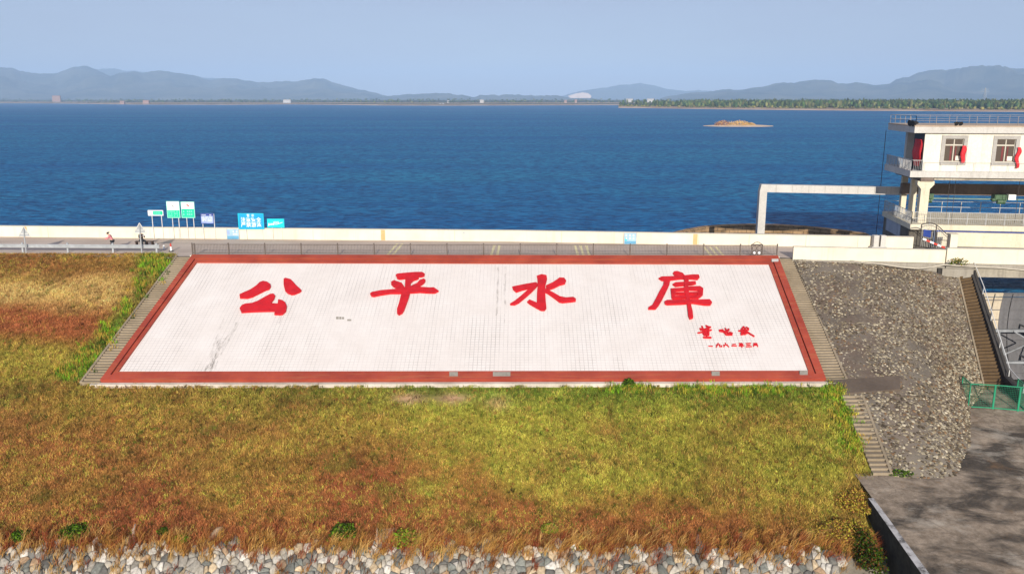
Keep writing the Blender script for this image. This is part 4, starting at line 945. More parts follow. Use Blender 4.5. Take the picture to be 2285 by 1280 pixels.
grail('platform_railing', [(.3,8.4),(AE,8.4)], 1.9, 1.1, 1, M['rail_w'], pl, 1.8, 0, .03)
# rust coloured growth on the platform rim
# gate pillar and iron gate
g0_ = aty(2120, 556, 3.6); gpil = thing('gate_pillar', (40.8, 3.7, 0), 'square cream pillar beside the iron gate', 'pillar')
MB().box(40.45, 41.1, 3.4, 3.95, 0, 1.4).build('shaft', M['parapet'], gpil); MB().box(40.4, 41.15, 3.35, 4.0, 1.402, 1.5).build('cap', M['coping'], gpil)
ig = thing('iron_gate', (39.2, 3.8, 0), 'dark iron gate with arched top, blue notice and red white strip', 'gate')
ga0, ga1 = Vector((38.35, 4.6, 0)), Vector((40.25, 3.5, 0))
def arch(u): return 2.15 + .3*math.sin(math.pi*min(1, u*1.15)) - .75*u*u
fr = MB(); pts = [ga0.lerp(ga1, u)+Vector((0,0,arch(u))) for u in np.linspace(0, 1, 13)]
fr.tube(pts, .04, 6); fr.tube([p-Vector((0,0,.22)) for p in pts], .025, 6)
for u in (0, .55, 1): p = ga0.lerp(ga1, u); fr.bar(p, p+Vector((0,0,arch(u))), .07, .07)
for zz in (.15, .9): fr.bar(ga0+Vector((0,0,zz)), ga1+Vector((0,0,zz)), .04, .05)
fr.build('gate_frame', M['iron'], ig)
b = MB()
for u in np.linspace(.05, .95, 15): p = ga0.lerp(ga1, u); b.bar(p+Vector((0,0,.15)), p+Vector((0,0,arch(u)-.02)), .022, .022)
b.build('bars', M['rail_w'], ig)
fv = Vector((-.05,-.09,0)); a_, b_ = ga0.lerp(ga1,.1)+fv, ga0.lerp(ga1,.38)+fv
MB().hexa([a_+Vector((0,0,1.15)), b_+Vector((0,0,1.05)), b_+Vector((.02,.03,1.05)), a_+Vector((.02,.03,1.15)), a_+Vector((0,0,1.75)), b_+Vector((0,0,1.7)), b_+Vector((.02,.03,1.7)), a_+Vector((.02,.03,1.75))]).build('notice', M['navy'], ig)
for k in range(6):
    u0, u1 = .1+k*.14, .1+(k+1)*.14; p, q = ga0.lerp(ga1, u0)+fv, ga0.lerp(ga1, u1)+fv
    MB().bar(p+Vector((0,0,1.0-.8*u0)), q+Vector((0,0,1.0-.8*u1)), .03, .16).build('barrier_strip', M['whitesign'] if k % 2 == 0 else M['redpaint'], ig)
# gantry frame standing in the lake
gt = thing('gantry_frame', (27.1, 15, WATER_Z), 'pale concrete portal frame, post and long beam, standing in the lake', 'gantry')
MB().box(26.62, 27.35, 14.6, 15.3, -8, 3.96).build('post', M['slab'], gt)
MB().hexa([(26.6,14.6,3.962),(41.0,13.9,3.75),(41.0,14.7,3.75),(26.6,15.3,3.962),(26.75,14.6,4.72),(41.0,13.9,4.5),(41.0,14.7,4.5),(26.75,15.3,4.72)]).build('beam', M['slab'], gt)
j = MB()
for k in range(1, 9): x = 26.6+14.4*k/9; y = 14.6-.7*k/9; j.box(x-.015, x+.015, y-.006, y+.05, 4.0-.2*k/9, 4.70-.22*k/9)
j.build('joint', M['conc'], gt)
# curved old stone wall in the lake
arc = []
for x, y in ((1500,523),(1535,514),(1575,507),(1620,503.5),(1680,502),(1740,503),(1800,506.5),(1850,511),(1900,517),(1940,523)): arc.append(atz(x, y, WATER_Z+1.35))
m = MB()
for (a, b) in zip(arc[:-1], arc[1:]):
    ins = lambda p: p+np.array([0, 1.3, 0]); dz = np.array([0,0,-3.0])
    m.hexa([a+dz, b+dz, ins(b)+dz, ins(a)+dz, a, b, ins(b), ins(a)])
t = NT('old_masonry'); p = t.pos(); br_ = t.n('ShaderNodeTexBrick'); br_.inputs['Scale'].default_value = 1; br_.inputs['Brick Width'].default_value = 1.1; br_.inputs['Row Height'].default_value = .4; br_.inputs['Mortar Size'].default_value = .03
br_.inputs['Color1'].default_value = (.32,.20,.10,1); br_.inputs['Color2'].default_value = (.40,.26,.14,1); br_.inputs['Mortar'].default_value = (.07,.05,.03,1)
t.l(t.pos(rot=(R(90),0,0)), br_.inputs['Vector'])
M['masonry'] = t.done(t.mix(t.ramp(t.noise(p, .8, 5, .65), [(.4, BLK), (.7, (.7,)*3)]), br_.outputs[0], (.05,.04,.03)), .95, .1)
tag(m.build('curved_stone_wall', M['masonry']), 'old brown stone wall curving out of the lake behind the parapet', 'wall')

# ------------------------------------------------------------------ PEOPLE
def skin_mesh(name, J, E, mat, parent, sub=2):
    """one continuous skinned surface: J name -> (pos, radius), E edges; the first joint is the root"""
    names = list(J); me = bpy.data.meshes.new(name); me.from_pydata([Vector(J[k][0]) for k in names], [(names.index(a), names.index(b)) for a, b in E], [])
    o = bpy.data.objects.new(name, me); COL.objects.link(o); s = o.modifiers.new('skin', 'SKIN'); s.use_smooth_shade = True
    if not me.skin_vertices: 
        bm = bmesh.new(); bm.from_mesh(me); bm.verts.layers.skin.verify(); bm.to_mesh(me); bm.free()
    for i, k in enumerate(names):
        r = J[k][1]; me.skin_vertices[0].data[i].radius = (r, r) if not hasattr(r, '__len__') else r
        me.skin_vertices[0].data[i].use_root = (i == 0)
    sb = o.modifiers.new('sub', 'SUBSURF'); sb.levels = sub; sb.render_levels = sub
    dg = bpy.context.evaluated_depsgraph_get(); dg.update(); m2 = bpy.data.meshes.new_from_object(o.evaluated_get(dg)); m2.name = name
    bpy.data.objects.remove(o); m2.materials.clear(); m2.materials.append(mat)
    o = bpy.data.objects.new(name, m2); COL.objects.link(o); o.parent = parent; return o
M['skin'] = plain('skin', (.50,.30,.21), .55, 0, .08); M['hair'] = plain('black_hair', (.012,.010,.009), .5, 0, .3)
M['jacket_black'] = plain('black_jacket', (.014,.013,.016), .8, 0, .3, scale=8); M['jacket_pink'] = plain('pink_jacket', (.62,.22,.24), .8, 0, .15, scale=8)
M['trousers'] = plain('dark_trousers', (.022,.026,.032), .85, 0, .3, scale=8); M['shoe'] = plain('shoe', (.03,.03,.03), .5); M['phone'] = plain('phone_case', (.6,.6,.62), .3)
def hand(J, E, key, wrist, d, side):
    """palm, thumb and four unequal fingers curling along d from the wrist"""
    w_ = Vector(wrist); d = Vector(d).normalized(); s = d.cross(Vector((0,0,1))).normalized()*side; n_ = s.cross(d).normalized()
    J[key+'palm'] = (w_+d*.055, .026); E.append((key, key+'palm'))
    for k, (off, L) in enumerate(((-.030,.066),(-.010,.075),(.010,.070),(.028,.054))):
        b = w_+d*.095+s*off; J[key+'f%da' % k] = (b, .0095); J[key+'f%db' % k] = (b+d*L*.55-n_*.01, .0085); J[key+'f%dc' % k] = (b+d*L*.8-n_*.035, .0075)
        E.append((key+'palm', key+'f%da' % k)); E.append((key+'f%da' % k, key+'f%db' % k)); E.append((key+'f%db' % k, key+'f%dc' % k))
    t0 = w_+d*.04-s*.035; J[key+'ta'] = (t0, .011); J[key+'tb'] = (t0+d*.035-s*.02-n_*.01, .009); E.append((key+'palm', key+'ta')); E.append((key+'ta', key+'tb'))
def person(loc, yaw, P, label, jacket, hairbun=False, phone=False):
    root = thing('person', loc, label, 'person'); root.rotation_euler = (0, 0, yaw)
    J = {}; E = []
    def chain(*ks):
        for a, b in zip(ks[:-1], ks[1:]): E.append((a, b))
    rad = dict(pelvis=(.135,.11), waist=(.125,.10), chest=(.15,.115), neckb=.062, neck=.052, jaw=(.068,.075), head=(.080,.095), crown=.060, sh=.058, el=.042, wr=.027, hip=.088, kn=.060, an=.040, toe=.038)
    for k, v in P.items(): J[k] = (v, rad[k.split('_')[0]])
    chain('pelvis','waist','chest','neckb','neck','jaw','head','crown')
    for s in ('L','R'):
        chain('chest','sh_'+s,'el_'+s,'wr_'+s); chain('pelvis','hip_'+s,'kn_'+s,'an_'+s,'toe_'+s)
        hand(J, E, 'wr_'+s, P['wr_'+s], Vector(P['wr_'+s])-Vector(P['el_'+s]), 1 if s == 'R' else -1)
    body = skin_mesh('body', J, E, M['skin'], root)
    def cloth(name, ks, edges, grow, mat):
        JJ = {k: (P[k], tuple(x+grow for x in rad[k.split('_')[0]]) if hasattr(rad[k.split('_')[0]], '__len__') else rad[k.split('_')[0]]+grow) for k in ks}
        return skin_mesh(name, JJ, edges, mat, root)
    cloth('jacket', ['pelvis','waist','chest','neckb','sh_L','el_L','wr_L','sh_R','el_R','wr_R'], [('pelvis','waist'),('waist','chest'),('chest','neckb'),('chest','sh_L'),('sh_L','el_L'),('el_L','wr_L'),('chest','sh_R'),('sh_R','el_R'),('el_R','wr_R')], .026, jacket)
    cloth('trousers', ['pelvis','hip_L','kn_L','an_L','hip_R','kn_R','an_R'], [('pelvis','hip_L'),('hip_L','kn_L'),('kn_L','an_L'),('pelvis','hip_R'),('hip_R','kn_R'),('kn_R','an_R')], .02, M['trousers'])
    for s in ('L','R'):
        a, t_ = Vector(P['an_'+s]), Vector(P['toe_'+s]); skin_mesh('shoe', {'a': (a-Vector((0,0,.03)), .052), 't': (t_, .048)}, [('a','t')], M['shoe'], root)
    # face: nose, eyes, mouth, ears and hair
    h = Vector(P['head']); jw = Vector(P['jaw']); upv = (Vector(P['crown'])-jw).normalized(); f = Vector(P['face']).normalized() if 'face' in P else Vector((0,-1,0)); sd_ = f.cross(upv).normalized()
    return root, body, h, upv, f, sd_
def face_bits(root, h, upv, f, sd_, bun):
    r = .098; m = MB(); tip = h+f*.115-upv*.015; m.add([h+f*.085+upv*.02, h+f*.085+sd_*.016-upv*.03, h+f*.085-sd_*.016-upv*.03, tip], [(0,1,3),(0,3,2),(1,2,3)]); m.build('nose', M['skin'], root)
    for s in (-1, 1):
        c = h+f*.088+sd_*.034*s+upv*.015; MB().tube([c-f*.01, c+f*.004], .011, 8).build('eye', M['hair'], root)
        c = h+sd_*.09*s; MB().tube([c-upv*.03, c, c+upv*.03], [.012,.02,.012], 6).build('ear', M['skin'], root)
    c = h+f*.086-upv*.055; MB().bar(c-sd_*.022, c+sd_*.022, .008, .008).build('mouth', M['redpaint'], root)
    V, F = [], []; n = 14     # hair cap: a shell over the top and back of the skull
    for i in range(7):
        th = i/6*math.pi*.62
        for k in range(n):
            ph = 2*math.pi*k/n; d = upv*math.cos(th)+(sd_*math.cos(ph)-f*math.sin(ph))*math.sin(th)
            lim = 1.0 if (d.dot(f) < .35 or th < .9) else .9
            V.append(h+upv*.02+d*.112*lim)
    for i in range(6):
        for k in range(n): F.append((i*n+k, i*n+(k+1)%n, (i+1)*n+(k+1)%n, (i+1)*n+k))
    m = MB(); m.add(V, F)
    m.build('hair', M['hair'], root, True)
    if bun: c = h-f*.13+upv*.05; MB().lathe(c, [(.01,-.05),(.045,-.03),(.055,0),(.045,.03),(.01,.05)], 10).build('hair_bun', M['hair'], root)
# seated person (local frame: faces -Y, seat height .46)
Ps = dict(pelvis=(0,.02,.56), waist=(0,.03,.74), chest=(0,.01,.96), neckb=(0,0,1.10), neck=(0,-.01,1.17), jaw=(0,-.045,1.23), head=(0,-.035,1.30), crown=(0,-.025,1.37),
     sh_L=(-.18,.01,1.03), el_L=(-.25,-.10,.80), wr_L=(-.11,-.30,.93), sh_R=(.18,.01,1.03), el_R=(.26,-.10,.80), wr_R=(.10,-.31,.95),
     hip_L=(-.10,-.02,.54), kn_L=(-.14,-.43,.53), an_L=(-.15,-.46,.10), toe_L=(-.16,-.60,.045), hip_R=(.10,-.02,.54), kn_R=(.14,-.43,.53), an_R=(.15,-.44,.10), toe_R=(.17,-.58,.045))
OFFp = (bx-.72, by-.02, 0)
r_, bd_, h, u_, f_, s_ = person(OFFp, R(48), Ps, 'person in black jacket and dark trousers seated on the bench holding up a phone', M['jacket_black'])
OFF[r_.name] = Vector((0,0,0)); face_bits(r_, h, u_, f_, s_, False)
ph = MB().box(-.05,.05,-.46,-.445,.96,1.10).build('phone', M['phone']); ph.location = OFFp; ph.rotation_euler = (0,0,R(48)); tag(ph, 'small phone held up in both hands by the seated person', 'phone')
# stooping person, leaning to the left with one arm reaching out
Pb = dict(pelvis=(0,.10,.88), waist=(0,.05,1.04), chest=(0,-.05,1.24), neckb=(0,-.12,1.36), neck=(0,-.16,1.40), jaw=(0,-.22,1.43), head=(0,-.23,1.50), crown=(0,-.22,1.57),
     sh_L=(-.18,-.07,1.29), el_L=(-.24,-.24,1.08), wr_L=(-.18,-.48,1.08), sh_R=(.18,-.07,1.29), el_R=(.24,-.22,1.06), wr_R=(.16,-.45,1.02),
     hip_L=(-.10,.10,.82), kn_L=(-.11,.00,.47), an_L=(-.12,.10,.10), toe_L=(-.13,-.05,.045), hip_R=(.10,.10,.82), kn_R=(.11,.02,.47), an_R=(.12,.14,.10), toe_R=(.13,-.01,.045))
Pb['face'] = (0,-.95,-.3); fpos = atz(250, 558, 0)
faceb = Pb.pop('face')
r_, bd_, h, u_, f_, s_ = person(tuple(fpos), R(-80), Pb, 'person in pink jacket and black trousers stooping behind the crash barrier', M['jacket_pink'])
OFF[r_.name] = Vector((0,0,0)); f_ = Vector(faceb).normalized(); s_ = f_.cross(u_).normalized(); face_bits(r_, h, u_, f_, s_, True)

# ------------------------------------------------------------------ VEGETATION
def blades(name, base, h, wd, cols, label, cat, lean=(.05, .55), bias=(0, 0), tipmul=1.2, rootmul=.62):
    n = len(base); az = rng.uniform(0, 2*math.pi, n); ln = rng.uniform(lean[0], lean[1], n)*h
    d = np.stack([np.cos(az)*ln + bias[0]*h, np.sin(az)*ln + bias[1]*h, np.zeros(n)], -1)
    fa = rng.uniform(0, 2*math.pi, n); s = np.stack([np.cos(fa), np.sin(fa), np.zeros(n)], -1)*(wd/2)[:,None]
    upz = np.stack([np.zeros(n), np.zeros(n), h], -1)
    V = np.stack([base-s, base+s, base+d*.35+upz*.55-s*.8, base+d*.35+upz*.55+s*.8, base+d+upz*np.sqrt(np.clip(1-(ln/h)**2*.5, .3, 1))[:,None]], 1)
    k = (np.arange(n)*5)[:,None]
    ff = np.concatenate([k+np.array([[0,1,3,2]]), k+np.array([[2,3,4]])], 1).ravel()
    C = np.stack([cols*rootmul, cols*rootmul, cols, cols, cols*tipmul], 1).reshape(-1,3)  # roots darkened, tips lightened: shade between blades put into the colour
    o = np_mesh(name, V.reshape(-1,3), ff, np.tile([4,3], n), M['blade'], C)
    return stuff(o, label, cat)
def on_ground(x, y): return np.stack([x, y, ground_z(y)], -1)
def stair_edge_right(y):   # x of the meadow's right rim
    return np.interp(y, [-34,-27,-23.6,-16.6,-15.4], [21.9,22.0,23.7,24.2,23.4])
def sward(n, x0, x1, y0, y1, keep):
    x = rng.uniform(x0, x1, n); y = rng.uniform(y0, y1, n); P = on_ground(x, y); px, py = to_px(P)
    k = keep(x, y, px, py) & (px > -60) & (px < 2340) & (py < 1330); return P[k]
def tuft_points(P, k, spread):   # k blades per tuft
    B = np.repeat(P, k, axis=0); j = rng.normal(0, spread, (len(B), 2)); B = B.copy(); B[:,0] += j[:,0]; B[:,1] += j[:,1]; B[:,2] = ground_z(B[:,1]); return B
GAIN = 1.58
def sward_blades(name, P, k, spread, h0, h1, label, var=.20):
    tc = sward_colour(P); hn = fbm(P[:,0]*.7, P[:,1]*.7, 41); hn2 = fbm(P[:,0]*1.5, P[:,1]*1.9, 55); hn3 = fbm(P[:,0]*.45+5, P[:,1]*.6, 77)
    n = len(P); r_ = rng.random(n); qx, qy = to_px(P); calm = np.where((qx < 330) & (qy > 610) & (qy < 760), .45, 1.0)
    def swap(mask, key, w_):
        nonlocal tc; ww_ = (w_*calm)[:,None]; tc = np.where(mask[:,None], tc*(1-ww_)+PAL[key]*ww_, tc)
    swap(r_ < .16*(hn2 > .45)*np.where(qx > 900, .5, 1), 'brown', .75); swap((r_ > .16) & (r_ < .24), 'gold', .6); swap((r_ > .24) & (r_ < .24+.22*(hn3 > .5)), 'yg', .8)
    swap((r_ > .50) & (r_ < .50+.10*(hn3 < .52)*np.where(qx > 900, .35, 1)), 'rust', .55); swap((r_ > .65) & (r_ < .65+.07*(qx > 900)), 'green', .7); swap(r_ > .945, 'dkgreen', .85); swap((r_ > .80) & (r_ < .85), 'umber', .8)
    tone = (1 + 1.0*(hn2-.5) + .4*(hn3-.5) + rng.normal(0, .24, n))[:,None]
    tc = tc*np.clip(tone, .3, 2)*GAIN; lum_ = (tc@np.array([.3,.6,.1]))[:,None]; tc = lum_*.05+tc*.95*np.array([.97,1.0,1.0])
    B = tuft_points(P, k, spread); C = np.repeat(tc, k, axis=0)*np.clip(1+rng.normal(0, var, (len(B),1)), .3, 1.9)
    H = np.repeat(h0+(h1-h0)*hn*(.4+1.1*rng.random(n)), k)*rng.uniform(.6, 1.15, len(B))
    return blades(name, B, H, rng.uniform(.014, .034, len(B)), np.clip(C, .004, .9), label, 'grass', (.2, .95))
low = sward(52000, -42, 25, -28.9, -15.9, lambda x, y, px, py: (x < stair_edge_right(y)) & (y < -16.05 - .12*np.sin(x*1.7) - .10*np.sin(x*4.1)) & ~((px > 880) & (px < 1040) & (np.abs(py-889) < 10) & (rng.random(len(x)) < .75)))
sward_blades('meadow_grass', low, 9, .085, .07, .27, 'olive, yellow and rust coloured rough grass over the slope below the panel')
left = sward(25000, -52, -25, -16.6, .95, lambda x, y, px, py: (px < 388-(py-573)*.735) & ((y < .05) | (y < 1.4)))
left[:,2] = np.minimum(ground_z(left[:,1]), 0)
sward_blades('meadow_grass', left, 9, .085, .07, .26, 'straw, rust and green grass on the slope left of the panel')
def weeds(n, src, label):   # broad dark leaves and dead stalks between the grass
    P = src[rng.integers(0, len(src), n)]; f_ = fbm(P[:,0]*.5+2, P[:,1]*.6, 88); P = P[f_ > .42]; B = tuft_points(P, 7, .07)
    wp = np.array([PAL['dkgreen']*.6, PAL['umber']*.7, PAL['umber'], PAL['green']*.7, PAL['rust']*.6, PAL['dkgreen']])
    C = np.repeat(wp[rng.integers(0, 6, len(P))], 7, axis=0)*np.clip(1+rng.normal(0,.2,(len(B),1)), .3, 2)
    blades('meadow_weeds', B, rng.uniform(.10, .26, len(B)), rng.uniform(.02, .04, len(B)), C*1.4, label, 'weeds', (.3, 1.0))
weeds(3200, low, 'dark broad leaved weeds scattered through the grass below the panel'); weeds(800, left, 'dark weeds scattered through the grass left of the panel')
# taller green growth beside the left stair head and on both stair rims
def extra(name, spots, n, h0, h1, cols, label, k=14, spread=.12, lean=(.05,.5), bias=(0,0)):
    P = []
    for cx, cy, sx, sy, m_ in spots:
        q = rng.normal(0, 1, (int(n*m_), 2))*np.array([sx, sy])*.55
        for a, b in q: P.append(onslope(cx+a, cy+b))
    P = np.array(P); B = tuft_points(P, k, spread); c = np.array([PAL[cols[i]] for i in rng.integers(0, len(cols), len(P))])
    C = np.repeat(c*(1+rng.normal(0,.18,(len(P),1))), k, axis=0)*np.clip(1+rng.normal(0,.2,(len(B),1)), .3, 2)
    return blades(name, B, rng.uniform(h0, h1, len(B)), rng.uniform(.02,.05,len(B)), np.clip(C*GAIN, .004, .8), label, 'grass', lean, bias)
extra('tall_grass', [(346,590,28,26,1.2),(312,640,18,22,.4),(238,742,20,26,.5),(192,798,22,24,.6),(150,833,26,14,.5),(280,690,16,22,.3)], 130, .18, .42, ['green','bright','olive','olive','dkgreen'], 'fresh green tall grass along the rim of the left stairs')
extra('tall_grass', [(1860,875,30,14,1),(1885,930,26,26,.8),(1905,990,24,26,.7),(1700,872,90,10,1.2),(1400,868,60,9,.8),(1560,870,70,9,.9)], 120, .12, .36, ['green','yg','bright','olive','dkgreen'], 'fresh green tall grass at the rim of the right stairs and along the panel foot')
# straw-coloured bents leaning over the top of the rubble
nt_ = 720; xb = rng.uniform(-34, 22.5, nt_); xb = xb[fbm(xb*.55, xb*0+3, 9) > .36]; yb = TOE_Y + rng.normal(-.05, .38, len(xb)); P = on_ground(xb, yb)
B = tuft_points(P, 24, .10); pal_ = np.array([PAL['gold'], PAL['straw'], lin((168,112,66)), lin((150,84,56)), lin((120,82,46))])
C = np.repeat(pal_[rng.choice(5, len(P), p=[.28,.22,.22,.14,.14])], 24, axis=0)*np.clip(1+rng.normal(0,.2,(len(B),1)), .3, 2)
blades('dry_grass', B, rng.uniform(.32, .88, len(B)), rng.uniform(.016,.032,len(B)), C*1.25, 'tall straw coloured dry grass hanging over the top of the rubble', 'grass', (.1,.6), (.42,-.35))
nt_ = 280; xb = rng.uniform(-34, 22, nt_); yb = rng.uniform(-30.8, -28.7, nt_); P = on_ground(xb, yb); B = tuft_points(P, 18, .09)
C = np.repeat(pal_[rng.choice(5, len(P))], 18, axis=0); blades('dry_grass', B, rng.uniform(.3, .75, len(B)), rng.uniform(.016,.03,len(B)), C*1.25, 'sparse dry tufts growing between the stones of the rubble toe', 'grass', (.1,.6), (.4,-.4))
# shrubs: leaf clumps
def leaf_cluster(c, rad, n, size, pal_, seed, dome=True):
    r0 = np.random.default_rng(seed); u = r0.normal(size=(n,3)); u /= np.linalg.norm(u, axis=1)[:,None]
    rr_ = (.45+.55*r0.random(n)**.4)*(1+.35*(fbm(u[:,0]*2.5+seed, u[:,1]*2.5+u[:,2]*2, seed)-.5)*2)
    p = u*rr_[:,None]*np.array(rad); 
    if dome: p[:,2] = np.abs(p[:,2])
    p = p + np.array(c); a = r0.normal(size=(n,3)); a /= np.linalg.norm(a, axis=1)[:,None]; b = np.cross(a, r0.normal(size=(n,3))); b /= np.linalg.norm(b, axis=1)[:,None]
    s = size*r0.uniform(.6, 1.4, n)[:,None]; V = np.stack([p-a*s, p-b*s*.5, p+a*s, p+b*s*.5], 1).reshape(-1,3)
    cl = pal_[r0.integers(0, len(pal_), n)]*np.clip(1+r0.normal(0,.22,(n,1)), .3, 2)
    return V, np.repeat(cl, 4, axis=0)
def shrub(c, rad, n, size, pal_, label, seed, name='shrub', cat='shrub', group=None, stems=4):
    root = thing(name, tuple(c), label, cat, group); V, C = leaf_cluster((0,0,0), rad, n, size, pal_, seed); k = len(V)//4
    o = np_mesh('foliage', V, np.arange(len(V)), np.full(k, 4), M['leaf'], C, parent=root)
    m = MB(); r0 = random.Random(seed)
    for i in range(stems):
        a = r0.uniform(0, 6.28); m.tube([(0,0,-.15),(.25*rad[0]*math.cos(a),.25*rad[1]*math.sin(a),rad[2]*.45),(.5*rad[0]*math.cos(a),.5*rad[1]*math.sin(a),rad[2]*.8)], [.03,.02,.008], 5)
    OFF[root.name] = Vector((0,0,0)); m.build('stem', M['wood'], root); OFF[root.name] = Vector(c); return root
GP = np.array([PAL['green'], PAL['dkgreen'], PAL['bright']*.8, PAL['dkgreen']*.7]); BP = np.array([PAL['brown'], PAL['olive'], PAL['olive'], PAL['yg'], lin((110,88,46)), PAL['yg']*.8, PAL['brown']*.8])
sg = 'green shrubs along the top of the rubble toe'
for i, (x, y, w_, h_, lab, yel) in enumerate(((50,1196,.75,.5,'dark low shrub at the far left above the rubble',0),(165,1190,1.0,.85,'bright green shrub second from the left above the rubble',0),(405,1203,.55,.45,'small yellow green shrub between the second shrub and the bright round one',1),
     (768,1192,.95,1.05,'bright round green shrub on the rusty grass left of centre',0),(905,1207,1.05,1.05,'dark green shrub with yellow underside at centre left above the rubble',1),(1225,1182,.6,.5,'light green low shrub right of centre above the rubble',1),(365,1188,.4,.45,'dark small shrub just left of the small yellow green one',0))):
    pl_ = GP if not yel else np.array([PAL['yg'], PAL['green'], PAL['gold']*.8, PAL['bright']])
    shrub(onslope(x, y), (w_*.85, w_*.7, h_*.62), 750, .085, pl_, lab, 50+i, group=sg)
shrub(onslope(1405,862), (.5,.4,.6), 420, .075, GP, 'green bush leaning on the lower red border of the panel', 71)
shrub(onslope(1908,1115)+np.array([0,0,-.1]), (1.3,1.7,.6), 4200, .06, BP*1.45, 'large russet brown bush at the lower right corner of the meadow', 72, stems=9)
shrub(onslope(1880,1190), (1.8,1.2,.7), 2400, .06, BP*1.4, 'low brown bramble below the large russet bush', 73)
q = onslope(1975,1215); shrub((21.35,-28.8,-11.1), (.7,2.2,1.3), 3600, .075, np.array([PAL['dkgreen'],PAL['dkgreen']*.6,PAL['green']*.7,PAL['brown']*.6]), 'dark green undergrowth in the ditch beside the retaining wall', 74, stems=6)
shrub((21.0,-31.6,-13.2), (1.2,2.0,1.8), 4200, .075, np.array([PAL['brown']*.8,PAL['rust']*.8,PAL['dkgreen'],PAL['gold']*.8]), 'rusty brown scrub at the bottom right end of the rubble', 75, stems=6)
shrub(apr(2010,1058)+np.array([0,0,.02]), (.8,.4,.25), 420, .06, GP, 'small green weeds at the foot of the lower stairs', 76, 'weed', 'weed', stems=2)
shrub(aty(2140,590,-2.95), (.75,.4,.55), 240, .07, np.array([PAL['olive'],PAL['green'],PAL['green']*.7,PAL['dkgreen']]), 'straggly bush growing from the joint under the cream wall', 77, stems=6)
shrub(gp(1.7,-.6,1.5), (.9,.35,.35), 260, .06, np.array([PAL['brown'],lin((120,80,50)),PAL['dkgreen']]), 'withered plants at the foot of the front gatehouse column', 78, stems=3)
# rubble toe: angular pale stones
pal_s = np.array([lin(c) for c in ((204,196,180),(168,162,150),(140,142,134),(212,190,156),(226,220,208),(120,118,112),(190,160,128))])
seeds = []
for gy in np.arange(-28.3, -33.2, -.31):
    for gx in np.arange(-37, 21.6, .36):
        if rng.random() < .24: continue
        seeds.append((gx+rng.uniform(-.22,.22), gy+rng.uniform(-.2,.2)))
        if rng.random() < .22: seeds.append((gx+rng.uniform(-.3,.3), gy+rng.uniform(-.3,.3)))
seeds = np.array(seeds); RV, RF, RS, RC = [], [], [], []
for si, (sx, sy) in enumerate(seeds):
    if sy > -28.55+.3*math.sin(sx*.9)*math.sin(sx*2.3) or sx > 20.2+(sy+29)*.3: continue
    d2 = (seeds[:,0]-sx)**2+(seeds[:,1]-sy)**2; nb = np.argsort(d2)[1:15]; poly = [(-1.,-1.),(1.,-1.),(1.,1.),(-1.,1.)]
    for q in nb:
        nx_, ny_ = seeds[q,0]-sx, seeds[q,1]-sy; L = math.hypot(nx_, ny_); nx_, ny_ = nx_/L, ny_/L; lim = L/2-rng.uniform(.002,.016); out = []
        for a in range(len(poly)):
            p0, p1 = poly[a], poly[(a+1)%len(poly)]; e0, e1 = p0[0]*nx_+p0[1]*ny_-lim, p1[0]*nx_+p1[1]*ny_-lim
            if e0 <= 0: out.append(p0)
            if (e0 < 0) != (e1 < 0): t_ = e0/(e0-e1); out.append((p0[0]+(p1[0]-p0[0])*t_, p0[1]+(p1[1]-p0[1])*t_))
        poly = out
        if len(poly) < 3: break
    if len(poly) < 3: continue
    tx, ty = rng.normal(0,.07,2); hz_ = rng.uniform(.02,.09); n = len(poly); k0 = len(RV); cx_, cy_ = np.mean(poly, axis=0)
    for (f_, dz) in ((1.0,-.35),(.99,-.05),(.86,0.0),(.45,.025)):
        for x, y in poly:
            X_, Y_ = sx+cx_+(x-cx_)*f_, sy+cy_+(y-cy_)*f_; RV.append((X_, Y_, float(ground_z(np.array(Y_)))+hz_+dz+tx*(x-cx_)+ty*(y-cy_)+rng.normal(0,.012)))
    for l in range(3):
        for a in range(n): RF += [k0+l*n+a, k0+l*n+(a+1)%n, k0+(l+1)*n+(a+1)%n, k0+(l+1)*n+a]; RS.append(4)
    RF += [k0+3*n+a for a in range(n)]; RS.append(n); c_ = pal_s[rng.choice(7, p=[.26,.2,.14,.13,.12,.08,.07])]*rng.uniform(.45,.82); RC += [c_]*(4*n)
o = np_mesh('rubble_stones', np.array(RV), np.array(RF), np.array(RS), M['rock'], np.array(RC))
stuff(o, 'pale angular rubble stones fitted along the bottom of the slope', 'stones')

# ------------------------------------------------------------------ FAR SHORES, ISLAND, HILLS
def land(name, line, depth, z1, mat, z0=WATER_Z+.1):
    """strip of land from the waterline (photo pixels) backwards; rises gently"""
    F_ = [atz(x, y, WATER_Z) for x, y in line]; B_ = [np.array([p[0]*(1+depth/p[1]), p[1]+depth, 0]) for p in F_]
    V, F = [], []
    for p, q in zip(F_, B_):
        V += [(p[0],p[1],z0-.6), (p[0]*.96+q[0]*.04, p[1]*.96+q[1]*.04, z0+z1*.25), (q[0],q[1],z0+z1)]
    for k in range(len(F_)-1):
        for j in range(2): F.append((3*k+j, 3*k+3+j, 3*k+4+j, 3*k+1+j))
    m = MB(); m.add(V, F); return struct(m.build(name, mat)), F_
def landmat(name, a, b, c, s):
    t = NT(name); n = t.noise(t.pos((s,s*.35,s)), 1.0, 6, .65); return t.done(t.ramp(n, [(.35, a), (.55, b), (.75, c)]), .95, .05)
M['far_land'] = landmat('far_land', (.035,.05,.025), (.075,.075,.035), (.20,.15,.09), .006)
M['beach'] = landmat('beach_sand', (.34,.22,.14), (.50,.37,.26), (.58,.48,.38), .012)
lineL = [(-500,229.5),(0,230.5),(130,231),(300,233.5),(520,234),(640,233),(780,234.5),(850,235.5),(1000,236),(1200,235.2),(1400,234.5),(1700,234),(2500,233)]
land('far_shore', lineL, 2600, 14, M['far_land'])
land('far_beach', lineL, 420, 5.5, M['beach'], WATER_Z+.35)
